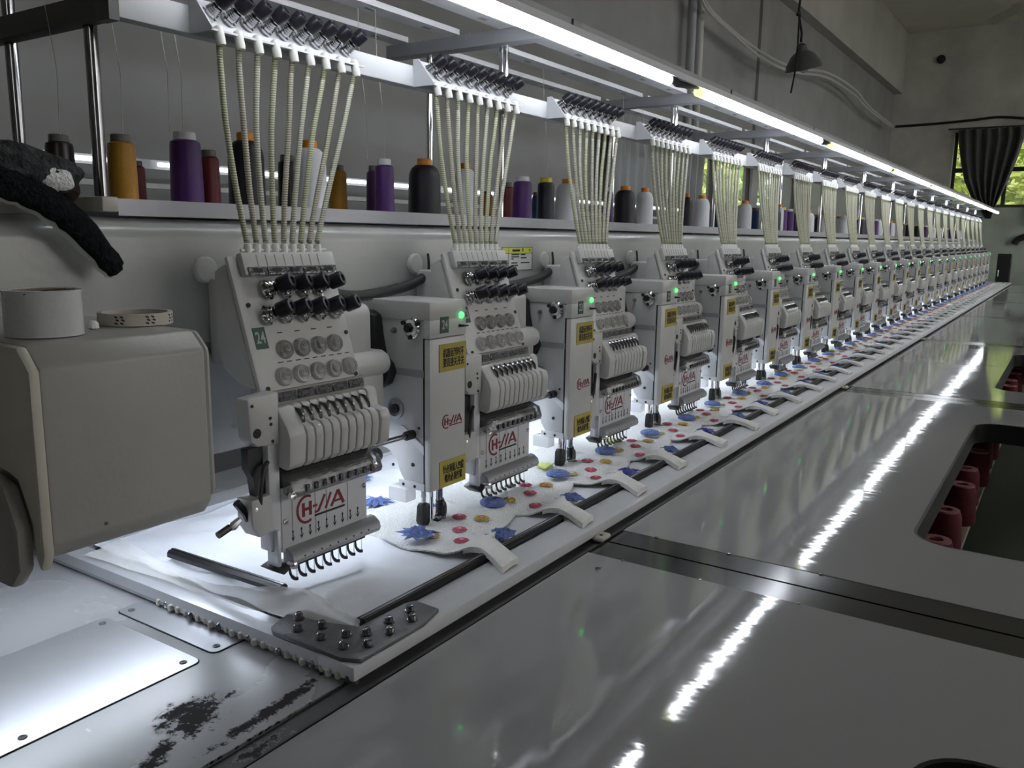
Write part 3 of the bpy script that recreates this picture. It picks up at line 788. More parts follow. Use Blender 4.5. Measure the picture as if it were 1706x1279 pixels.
def cone(x, y, rad, h, col, cap, style, label, group='thread cones on the shelf'):
    key = (col, cap, style)
    if key not in CONES:
        if style == 'big':     # wide king spool with a sloped shoulder
            pr = [(.84, 0), (.98, .02), (1.0, .06), (.97, .66), (.93, .74), (.80, .83), (.58, .885), (.46, .89)]
            cp_ = [(.46, .885), (.47, .90), (.46, .985), (.42, 1.0), (.25, 1.0)]
        else:                  # slim cone with a flat shoulder
            pr = [(.90, 0), (1.0, .02), (1.0, .05), (.93, .80), (.88, .86), (.70, .885), (.62, .89)]
            cp_ = [(.66, .885), (.68, .90), (.66, .985), (.60, 1.0), (.3, 1.0)]
        CONES[key] = (MB().lathe(pr, n=24).mesh('yarn', 'c_'+col), MB().lathe(cp_, n=20).mesh('cap', 'cap_'+cap))
    t = thing('thread_cone', label, 'thread cone', (x, y, SHZ), group)
    for nm, me in zip(('yarn', 'cap'), CONES[key]):
        o = bpy.data.objects.new(nm, me); COL.objects.link(o); o.parent = t; o.scale = (rad, rad, h)
    return t
YF, YBK = 1.245, 1.38
# (pixel centre, pixel of the top, pixel width, row depth, colour, cap, style, label)
CL = [
 (10, 234, 44, 1.33, 'brown', 'grey', 'slim', 'black thread cone half hidden behind the dark plush at the left edge'),
 (97, 224, 48, 1.30, 'brown', 'grey', 'slim', 'dark brown thread cone with grey cap behind the fleece strip'),
 (200, 224, 48, YF, 'gold', 'grey', 'slim', 'gold thread cone beside the left chrome post'),
 (226, 268, 30, YBK, 'maroon', 'grey', 'slim', 'dark maroon thread cone peeping out behind the gold cone'),
 (307, 220, 55, YF, 'purple', 'white', 'slim', 'glossy purple thread cone with white cap left of the nearest tube bundle'),
 (347, 250, 36, YBK, 'maroon', 'grey', 'slim', 'maroon thread cone behind the nearest purple cone'),
 (408, 221, 62, YF, 'black', 'orange', 'big', 'fat black thread cone with orange cap behind the nearest tubes'),
 (478, 258, 34, YBK, 'black', 'grey', 'slim', 'dark cone in the back row behind the nearest tubes'),
 (515, 234, 56, YF, 'white', 'orange', 'big', 'white thread cone with orange cap behind the nearest tubes'),
 (562, 275, 32, YBK, 'gold', 'grey', 'slim', 'gold thread cone in the back row right of the nearest tubes'),
 (624, 276, 30, 1.30, 'plum', 'grey', 'slim', 'plum thread cone tucked behind the second purple cone'),
 (640, 265, 34, YF, 'purple', 'white', 'slim', 'slim purple thread cone with white cap left of the second tube bundle'),
 (707, 265, 56, YF, 'black', 'orange', 'big', 'fat black thread cone with orange cap left of the second tube bundle'),
 (775, 272, 40, YF, 'white', 'orange', 'big', 'white thread cone with orange cap behind the second tube bundle'),
 (812, 318, 20, YBK, 'gold', 'grey', 'slim', 'brown-gold thread cone behind the second tube bundle'),
 (845, 304, 24, 1.31, 'maroon', 'grey', 'slim', 'maroon thread cone right of the second tube bundle'),
 (871, 294, 34, YF, 'purple', 'white', 'slim', 'purple thread cone with white cap right of the second tube bundle'),
 (893, 320, 14, YBK, 'blue', 'grey', 'slim', 'small blue thread cone behind the purple and black cones'),
 (910, 296, 31, YF, 'navy', 'yellow', 'slim', 'black thread cone with yellow cap left of the third tube bundle'),
 (946, 298, 42, YF, 'white', 'orange', 'big', 'white thread cone with orange cap behind the third tube bundle'),
 (1014, 312, 18, YF, 'purple', 'white', 'slim', 'purple thread cone with white cap right of the third tube bundle'),
 (1042, 310, 37, YF, 'black', 'orange', 'big', 'fat black thread cone with orange cap right of the third tube bundle'),
 (1075, 313, 30, YF, 'white', 'orange', 'big', 'white thread cone with orange cap left of the fourth tube bundle'),
 (1145, 322, 21, YF, 'black', 'orange', 'big', 'black thread cone with orange cap right of the fourth tube bundle'),
 (1170, 325, 28, YF, 'white', 'orange', 'big', 'white thread cone with orange cap left of the fifth tube bundle'),
 (1196, 345, 18, YBK, 'blue', 'grey', 'slim', 'dark blue thread cone behind the fifth tube bundle'),
 (1242, 334, 24, YF, 'white', 'orange', 'big', 'white thread cone with orange cap right of the fifth tube bundle'),
 (1258, 346, 16, YBK, 'blue', 'grey', 'slim', 'dark blue thread cone left of the sixth tube bundle'),
 (1300, 340, 14, YF, 'white', 'orange', 'big', 'white thread cone with orange cap right of the sixth tube bundle'),
 (1316, 348, 16, YF, 'purple', 'white', 'slim', 'purple thread cone with white cap left of the seventh tube bundle'),
]
for (u, v, wd, y, col, cap, st, lab) in CL:
    p = aty(u, v, y); depth = (p-CAM).dot(fw)
    cone(p.x, y, wd/2*depth/F*.98, max(.07, p.z-SHZ), col, cap, st, lab)
fc_cols = [('white', 'orange', 'big'), ('purple', 'white', 'slim'), ('black', 'orange', 'big'), ('white', 'white', 'big'), ('purple', 'yellow', 'slim'), ('navy', 'yellow', 'big')]
for i in range(6, 23):
    for q in range(3):
        col, cap, st = fc_cols[(i*2+q*2+(i//3)) % 6] if q < 2 else fc_cols[(i+3) % 6]
        x = .93+.5*i+(.30, .46, .60)[q]*.85
        cone(x, YF if q < 2 else 1.33, .029 if st == 'slim' else .036, .118, col, cap, st,
             '%s thread cone with %s cap, %s in the gap after the %s tube bundle' % ({'navy': 'navy'}.get(col, col), cap, ('first', 'second', 'rearmost')[q], ORD[i]))
# hanging threads up from the cones
for k, (u, v0, v1, dy) in enumerate([(100, 60, 224, 0), (205, 40, 224, 0), (283, 30, 220, 0), (305, 30, 220, 0), (408, 150, 221, .0), (612, 150, 265, 0), (640, 150, 265, 0), (912, 120, 296, 0), (1042, 150, 310, 0), (1075, 150, 313, 0)]):
    a = aty(u, v1, YF); b_ = a + Vector((.0, .02, .30))
    o = MB().tube([a, a.lerp(b_, .3)+Vector((.006, 0, 0)), a.lerp(b_, .7)+Vector((-.004, 0, 0)), b_], .0006, 4).build('loose_thread', 'thread')
    tag(o, 'thin thread rising from the %s threaded cone counted from the left' % ordw(k), 'thread', 'threads rising from the cones')

# ================================================================== lamp frame over the heads
LZ, LY = 1.812, .933
lf = thing('lamp_frame', 'grey overhead frame of cross arms and perforated slats above the cones', 'frame', (6, 1.2, 1.83))
lo = (6, 1.2, 1.83)
for k in range(13):
    x = .69+1.0*k if k else .69
    x = 1.665+(k-1) if k else .70
    MB().box(x-.02, x+.02, .94, 1.47, 1.832, 1.862).build('cross_arm', 'arm_grey', lf, lo, bevel=.002)
    if k:
        for y in (1.15, 1.365):
            MB().cyl((x+.02, y, 1.449), (x+.02, y, 1.834), .0075, n=12).build('post', 'chrome', lf, lo)
for q, y in enumerate((1.11, 1.265, 1.42)):
    for k in range(12):
        x0 = .72+.965*0 if k == 0 else 1.665+(k-1)+.02
        x1 = 1.645+k if k else 1.645
        MB().prism([(y-.022, 1.862), (y+.022, 1.862), (y+.022, 1.866), (y-.019, 1.866), (y-.019, 1.874), (y-.022, 1.874)], 'x', x0, x1).build('slat', 'alu_white', lf, lo)
        hb = MB()
        if k < 5:
            for h in range(5):
                xx = x0+(x1-x0)*(.1+.2*h)
                hb.box(xx-.012, xx+.012, y-.006, y+.006, 1.8612, 1.8619)
            hb.build('slot_holes', 'dim_paint', lf, lo)['kind'] = 'stuff'
for x, y in ((.72, 1.2), (.72, 1.42)):
    MB().cyl((x, y, 1.449), (x, y, 1.862), .0095, n=14).build('post', 'dark_chrome', lf, lo)
MB().box(.70, 13.4, LY-.012, LY+.03, LZ+.016, LZ+.020).build('lamp_channel', 'housing_grey', lf, lo)
MB().box(.70, 13.4, LY-.014, LY-.011, LZ+.010, LZ+.026).build('channel_flange', 'alu_white', lf, lo)
MB().box(.70, 13.4, .945, .975, LZ+.020, LZ+.050).build('lamp_bearer', 'arm_grey', lf, lo)
starts = [.77, 2.345, 3.89, 5.40, 6.95, 8.5, 10.05, 11.6]; ends = [2.138, 3.713, 5.30, 6.83, 8.38, 9.93, 11.48, 13.35]
tube_lab = ['%s lit fluorescent tube from the near end of the lamp frame' % ordw(i) for i in range(8)]
for i, (a, b_) in enumerate(zip(starts, ends)):
    t = thing('light_tube', tube_lab[i], 'tube light', (a, LY, LZ), 'lit tubes under the lamp frame')
    MB().cyl((.022, 0, 0), (b_-a, 0, 0), .0125, n=12).build('glass_tube', 'tube_light', t)
    MB().cyl((0, 0, 0), (.022, 0, 0), .0132, n=12).build('end_cap', 'tube_cap', t)
    MB().tube([(b_-a, 0, 0), (b_-a+.02, .0, .010), (b_-a+.06, .002, .001), (b_-a+.12, .0, .004), ((starts[i+1]-a if i < 7 else b_-a+.15), 0, .010)], [.006, .009, .010, .008, .004], 8).build('connector', 'black', t)

# ================================================================== white thread-guide bar and brackets
gb = thing('guide_bar', 'long white rectangular bar carrying the thread tube brackets', 'bar', (6, 1.12, 1.70))
go = (6, 1.12, 1.70)
MB().box(.70, 13.1, 1.105, 1.130, 1.687, 1.727).build('bar', 'alu_white', gb, go, bevel=.003)
MB().box(.695, .725, 1.13, 2.1, 1.690, 1.722).build('end_arm', 'arm_unlit', gb, go, bevel=.002)
MB().box(.690, .705, 1.104, 1.135, 1.682, 1.732).build('end_plug', 'arm_unlit', gb, go)
for k in range(12):
    x = 1.685+k
    MB().cyl((x, 1.14, 1.70), (x, 1.14, 1.84), .0065, n=10).build('hanger', 'chrome', gb, go)

def catmull(P, n):
    P = [Vector(p) for p in P]; out = []
    for i in range(len(P)-1):
        p0, p1, p2, p3 = P[max(i-1, 0)], P[i], P[i+1], P[min(i+2, len(P)-1)]
        for s_ in range(n):
            t = s_/n; out.append(.5*((2*p1)+(-p0+p2)*t+(2*p0-5*p1+4*p2-p3)*t*t+(-p0+3*p1-3*p2+p3)*t**3))
    out.append(P[-1]); return out
BB = (.97, 1.08, 1.69)
def make_bracket():
    t = thing('tube_bracket', '', 'thread guide', BB)
    x0, x1 = .817, 1.126
    # back plate leaning away, flange to the front
    MB().prism([(1.105, 1.738), (1.1025, 1.738), (1.083, 1.693), (1.086, 1.692)], 'x', x0, x1).build('back_plate', 'alu_white', t, BB)
    MB().prism([(1.086, 1.692), (1.083, 1.694), (1.055, 1.690), (1.055, 1.687)], 'x', x0, x1).build('flange', 'alu_white', t, BB)
    MB().prism([(1.105, 1.738), (1.092, 1.738), (1.054, 1.691), (1.056, 1.687), (1.105, 1.687)], 'x', x0-.003, x0).build('end_cheek', 'alu_white', t, BB)
    nv = Vector((0, -.80, .60)).normalized()
    for i in range(9):
        x = .834+.0345*i
        c = Vector((x+.004, 1.093, 1.716))
        ax = (nv+Vector((.30, 0, 0))).normalized()
        k = MB().lathe([(.0100, .024), (.0116, .026), (.0116, .045), (.0102, .0475), (.006, .0477), (.005, .043)], c, ax, 16).build('tension_knob', 'knob', t, BB)
        sp_ = [(.0125, 0), (.0125, .003), (.0085, .004), (.0085, .007), (.0115, .008), (.0085, .0095), (.011, .011), (.008, .0125), (.0105, .014), (.0075, .0155), (.0098, .017), (.007, .0185), (.0092, .020), (.006, .0215), (.006, .025)]
        MB().lathe(sp_, c, ax, 12).build('spring', 'chrome', k, BB)
        xb = .8235+.0172*i
        top = Vector((x-.004, 1.060, 1.690)); bot = Vector((xb, 1.008, 1.378))
        MB().lathe([(.0045, .006), (.0068, .004), (.0068, -.018), (.0058, -.022)], top, (0, .25, 1), 12).build('nozzle', 'nozzle', t, BB)
        sway = .0035*math.sin(i*1.9)
        a0 = top+Vector((0, 0, -.014)); b0 = bot+Vector((0, .001, .012))
        bw = (i-4)*.0011
        pts = [a0, a0.lerp(b0, .12)+Vector((bw*.5, .002, 0)), a0.lerp(b0, .4)+Vector((bw+sway, .005, 0)), a0.lerp(b0, .75)+Vector((bw*.6+sway*.4, .004, 0)), b0]
        N = 45
        path = catmull(pts, N); rr = []
        for q in range(len(path)):
            g = .5+.5*math.sin(q*PI/1.0+PI/2)
            rr.append(.0038+.0010*(q % 2))
        MB().tube(path, rr, 8).build('spring_tube', ('tube_a', 'tube_b', 'tube_c')[i % 3], t, BB, ang=80)
    return t
br0 = make_bracket()

# ================================================================== embroidery heads
HB = (.89, .95, .885)
A_ = Vector((0, 1.013, 1.369)); B_ = Vector((0, .944, 1.155)); T_ = (B_-A_).normalized(); N_ = Vector((0, T_.z, -T_.y)).normalized()
if N_.y > 0: N_ = -N_
def PP(x, s, h=0.): return Vector((x, 0, 0)) + A_ + T_*s + N_*h
TILT = math.atan2(-(B_.y-A_.y), -(B_.z-A_.z))   # panel leans: top is back
def on_panel(mb, x, s, h):
    """mesh drawn in the x-z plane facing -y -> laid on the tilted face panel"""
    c = PP(x, s, h)
    M = Matrix(((1, 0, 0, c.x), (0, -N_.y, -T_.y, c.y), (0, -N_.z, -T_.z, c.z), (0, 0, 0, 1)))
    return mb.xform(M)
def pbox(mb, x0, x1, s0, s1, h0, h1):
    vs = [PP(x, s, h) for h in (h0, h1) for x, s in ((x0, s0), (x1, s0), (x1, s1), (x0, s1))]
    return mb.add(vs, [(0, 1, 2, 3), (7, 6, 5, 4), (0, 4, 5, 1), (1, 5, 6, 2), (2, 6, 7, 3), (3, 7, 4, 0)])
def F1(o): o['fine'] = 1; return o
def make_head():
    t = thing('needle_unit', '', 'embroidery head', HB)
    def B(mb, nm, mt, par=None, **k): return mb.build(nm, mt, par or t, HB, **k)
    # body behind the panel
    B(MB().prism([(1.022, 1.360), (1.046, 1.348), (1.046, 1.24), (1.034, 1.205), (1.0, 1.185), (.962, 1.180)], 'x', .791, .985), 'head_body', 'head_paint', bevel=.004)
    B(MB().box(.83, .97, 1.03, 1.117, 1.20, 1.335), 'neck', 'head_paint', bevel=.008)
    pan = pbox(MB(), .790, .993, -.002, .222, -.008, .0)
    pn = B(pan, 'face_panel', 'head_paint', bevel=.003)
    # sewing arm at the right rear
    arm = MB().prism([(1.117, 1.288), (1.012, 1.288), (1.0, 1.276), (1.0, 1.20), (1.117, 1.20)], 'x', .95, 1.076)
    B(arm, 'sewing_arm', 'head_paint', bevel=.008)
    B(MB().prism([(1.10, 1.205), (1.0, 1.205), (.985, 1.198), (.980, 1.182), (.985, 1.168), (1.0, 1.16), (1.10, 1.16)], 'x', .95, 1.104, True), 'arm_shoulder', 'head_paint', bevel=.006)
    B(MB().box(.95, 1.100, .995, 1.117, 1.055, 1.165), 'arm_lower', 'head_paint', bevel=.006)
    B(MB().cyl((1.035, .985, 1.022), (1.075, .995, 1.020), .014, n=16), 'motor', 'black')
    B(MB().box(.975, 1.085, 1.02, 1.045, 1.051, 1.0545), 'work_lamp', 'led')
    # inlet block on top with nozzles
    ib = pbox(MB(), .806, .988, -.004, .030, 0, .012)
    ibo = B(ib, 'inlet_block', 'head_paint', bevel=.002)
    g = MB()
    for i in range(8): pbox(g, .8235+.0172*i+.0082, .8235+.0172*i+.0095, .0, .018, .0118, .0126)
    F1(B(g, 'groove_marks', 'dim_paint', ibo))['kind'] = 'stuff'
    B(MB().tube([PP(.812, -.008, .006), PP(.98, -.008, .006)], .0028, 8), 'inlet_rod', 'nozzle', ibo)
    for i in range(9):
        x = .8235+.0172*i
        B(MB().lathe([(.0042, -.006), (.0058, -.004), (.0058, .012), (.0048, .016)], (x, 1.008, 1.372), (0, .02, 1), 10), 'inlet_nozzle', 'nozzle', ibo)
    for i in range(5):
        x0 = .811+.0352*i
        c = B(pbox(MB(), x0, x0+.0325, .019, .031, .010, .0155), 'thread_clip', 'clip_steel', bevel=.0012)
        F1(B(pbox(MB(), x0+.008, x0+.024, .022, .027, .0150, .0160), 'clip_slot', 'black', c))
    # knobs
    ax = (N_+Vector((.42, 0, .12))).normalized()
    def knob(x, s):
        c = PP(x, s, 0)
        k = B(MB().lathe([(.0105, .022), (.0120, .024), (.0120, .043), (.0105, .0455), (.006, .0457), (.005, .042)], c, ax, 16), 'tension_knob', 'knob')
        B(MB().lathe([(.0155, .001), (.0155, .004), (.010, .005), (.013, .008), (.009, .010), (.0115, .013), (.0075, .015), (.0095, .018), (.006, .020), (.006, .023)], c, ax, 14), 'tension_disc', 'chrome', k)
    for i in range(4): knob(.845+.0345*i, .052)
    for i in range(5): knob(.832+.0345*i, .090)
    # clear dials
    def dial(x, s):
        c = PP(x, s, 0)
        d = B(MB().lathe([(.0145, 0), (.0145, .003), (.0125, .0055), (.0125, .007), (.010, .007), (.010, .0035), (.006, .0035), (.006, .010), (.004, .011), (0, .011)], c, N_, 22), 'tension_dial', 'clear')
        F1(B(MB().lathe([(.0018, .011), (.0018, .0122), (0, .0124)], c, N_, 8), 'dial_pin', 'dim_paint', d))
    for i in range(4): dial(.852+.034*i, .143)
    for i in range(5): dial(.838+.034*i, .183)
    s_ = MB()
    for i in range(9): pbox(s_, .834+.0172*i, .843+.0172*i, .1605, .1618, 0, .0012)
    for i in range(4):
        pbox(s_, .846+.034*i, .855+.034*i, .116, .1175, 0, .0012)
        pbox(s_, .846+.034*i, .854+.034*i, .2035, .205, 0, .0012)
    F1(B(s_, 'slots', 'ink', pn))['kind'] = 'stuff'
    for (x, s) in ((.806, .072), (.985, .128), (.984, .197), (.804, .197)):
        F1(B(MB().lathe([(.0035, 0), (.0035, .002), (0, .0025)], PP(x, s, 0), N_, 10), 'screw', 'ink', pn))
    B(pbox(MB(), .802, .824, .106, .138, 0, .0008), 'number_sticker', 'green_label')
    for i in range(5):
        x0 = .8165+.0355*i
        c = B(pbox(MB(), x0, x0+.0325, .205, .219, .0, .007), 'thread_clip', 'clip_steel', bevel=.0015)
        F1(B(pbox(MB(), x0+.007, x0+.022, .209, .214, .0065, .0076), 'clip_slot', 'black', c))
    # needle-bar covers (nine white fingers), levers
    fp = [(.95, 1.072), (.915, 1.066), (.907, 1.075), (.904, 1.108), (.906, 1.122), (.913, 1.129), (.926, 1.132), (.930, 1.135), (.931, 1.152), (.935, 1.157), (.95, 1.157)]
    for i in range(9):
        x = .834+.0172*i
        B(MB().prism(fp, 'x', x, x+.0148), 'needle_cover', 'head_paint', bevel=.0022)
        lv = [(.9315, 1.152), (.922, 1.150), (.914, 1.142), (.911, 1.133)]
        B(MB().tube([(x-.001, a, b_) for a, b_ in lv], [.0022, .0032, .0036, .002], 6), 'take_up_lever', 'dark_chrome')
    B(MB().box(.8325, .9895, .934, .95, 1.068, 1.15), 'cover_back', 'gap_black')
    B(MB().prism([(.95, 1.072), (.915, 1.066), (.907, 1.075), (.904, 1.115), (.91, 1.13), (.93, 1.157), (.95, 1.157)], 'x', .800, .832), 'cover_cheek', 'head_paint', bevel=.003)
    B(MB().prism([(.95, 1.07), (.913, 1.066), (.905, 1.075), (.902, 1.112), (.906, 1.126), (.928, 1.131), (.931, 1.152), (.936, 1.159), (.95, 1.159)], 'x', .9895, 1.011), 'cover_cheek', 'head_paint', bevel=.003)
    B(MB().box(.80, .995, .944, .985, 1.06, 1.178), 'case_core', 'dim_paint')
    # left bracket block and pillar
    lb = B(MB().prism([(.745, 1.178), (.748, 1.118), (.760, 1.108), (.80, 1.104), (.80, 1.182)], 'y', .925, .953), 'side_block', 'head_paint', bevel=.004)
    B(MB().lathe([(.007, 0), (.007, .001), (0, .0012)], (.759, .9252, 1.128), (0, -1, 0), 14), 'bolt_hole', 'ink', lb)
    for (x, z) in ((.783, 1.146), (.784, 1.137), (.752, 1.168), (.786, 1.112)):
        F1(B(MB().lathe([(.0025, 0), (.0025, .001), (0, .0012)], (x, .9252, z), (0, -1, 0), 8), 'screw', 'ink', lb))
    B(MB().box(.781, .802, .930, .955, .945, 1.106), 'pillar', 'alu_white', bevel=.003)
    B(MB().prism([(.752, 1.104), (.778, 1.104), (.778, 1.06), (.784, 1.048), (.779, 1.03), (.764, 1.03), (.760, 1.06), (.752, 1.075)], 'y', .938, .952), 'lever_bracket', 'black')
    B(MB().tube(catmull([(.786, .935, 1.082), (.772, .928, 1.075), (.764, .926, 1.055), (.763, .928, 1.035), (.766, .932, 1.02)], 5), .0034, 8), 'air_hose', 'hose')
    cu = B(MB().prism([(.748, .994), (.748, 1.032), (.785, 1.034), (.785, .978), (.760, .974)], 'y', .928, .962), 'oil_cup', 'white_paint', bevel=.003)
    F1(B(MB().lathe([(.003, 0), (.003, .001), (0, .0012)], (.755, .9282, 1.018), (0, -1, 0), 8), 'screw', 'chrome', cu))
    ha = B(MB().tube([(.735, .945, 1.030), (.748, .943, 1.012), (.752, .942, 1.0)], [.006, .006, .005], 8), 'clamp_lever', 'black')
    B(MB().tube([(.735, .94, 1.006), (.722, .94, 1.000), (.715, .94, .998)], [.005, .007, .003], 8), 'wing_nut', 'alu', ha)
    B(MB().tube([(.718, .94, 1.0), (.698, .94, .994)], .0052, 8), 'handle', 'black', ha)
    # acrylic guard with thread pressers
    B(MB().box(.803, .990, .934, .945, 1.018, 1.066), 'presser_bed', 'gap_black')
    B(MB().prism([(.936, 1.058), (.915, 1.050), (.908, 1.030), (.912, 1.022), (.936, 1.030)], 'x', .806, .998), 'acrylic_guard', 'smoke', bevel=.002)
    for i in range(9):
        x = .83+.0172*i
        F1(B(MB().box(x, x+.006, .905, .909, 1.030, 1.040), 'presser_stud', 'clip_steel'))
    B(MB().lathe([(.006, 0), (.006, .006), (.002, .007)], (.808, .915, 1.028), (0, -1, 0), 10), 'guard_screw', 'chrome')
    # name plate
    np_ = B(MB().box(.802, .981, .930, .936, .938, 1.036), 'name_plate', 'alu_white', bevel=.001)
    lg = logo_mb(.108); lg.xform(Matrix.Translation((.885, .9296, .993)))
    lo_ = B(lg, 'logo', 'logo_red', np_)
    lr = logo_rule(.108); lr.xform(Matrix.Translation((.885, .9296, .993))); B(lr, 'logo_rule', 'ink', np_)
    ar = MB()
    for i in range(9):
        x = .822+.0172*i; y0, y1 = .9292, .9299
        ar.prism([(x-.0032, .957), (x, .9505), (x+.0032, .957), (x, .9552)], 'y', y0, y1)
        ar.box(x-.0006, x+.0006, y0, y1, .957, .9625); ar.prism([(x-.0016, .9650), (x, .9625), (x+.0016, .9650), (x, .968)], 'y', y0, y1)
    for x in (.822, .868, .891, .937): ar.box(x-.0002, x+.0002, .9294, .9299, .95, 1.034)
    F1(B(ar, 'arrow_print', 'ink', np_))
    for (x, z) in ((.808, .985), (.974, 1.0)):
        F1(B(MB().lathe([(.0038, 0), (.0038, .002), (.001, .0025)], (x, .930, z), (0, -1, 0), 12), 'screw', 'dark_chrome', np_))
    # nose bar and presser feet
    nb = B(MB().prism([(.936, .944), (.926, .943), (.916, .936), (.913, .927), (.916, .920), (.936, .918)], 'x', .808, .996, True), 'nose_bar', 'arm_grey', ang=40)
    B(MB().box(.81, .972, .926, .95, .912, .919), 'foot_bar', 'black')
    for i in range(9):
        F1(B(MB().lathe([(.0014, 0), (.0014, .001), (0, .0012)], (.83+.0172*i, .914, .929), (0, -1, 0), 8), 'dimple', 'ink', nb))
        x = .826+.0176*i
        pts = catmull([(x, .944, .918), (x, .944, .905), (x+.001, .943, .893), (x+.005, .940, .886), (x+.010, .937, .885)], 4)
        B(MB().tube(pts, [.0022]*10+[.0028]*(len(pts)-10), 6), 'presser_foot', 'black')
        F1(B(MB().cyl((x+.009, .938, .918), (x+.009, .938, .888), .0006, n=4), 'needle', 'chrome'))
    ep = B(MB().box(.786, .793, .922, .946, .922, .978), 'end_plate', 'alu', bevel=.002)
    for z in (.968, .958, .948):
        B(MB().lathe([(.004, 0), (.004, .001), (0, .0012)], (.786, .934, z), (-1, 0, 0), 10), 'end_hole', 'ink', ep)
    B(MB().prism([(.778, .92), (.80, .925), (.82, .915), (.80, .905)], 'y', .925, .955), 'end_clamp', 'black', bevel=.002)
    B(MB().lathe([(.006, 0), (.006, .012), (.003, .014)], (.806, .921, .922), (0, -1, 0), 12), 'end_screw', 'chrome')
    # slide rod to the coiling unit
    rd = B(MB().cyl((.99, .962, 1.050), (1.132, .962, 1.050), .0048, n=12), 'slide_rod', 'dark_chrome')
    B(MB().cyl((1.118, .962, 1.050), (1.137, .962, 1.050), .0085, n=14), 'rod_collar', 'black_rubber', rd)
    return t
hd0 = make_head()

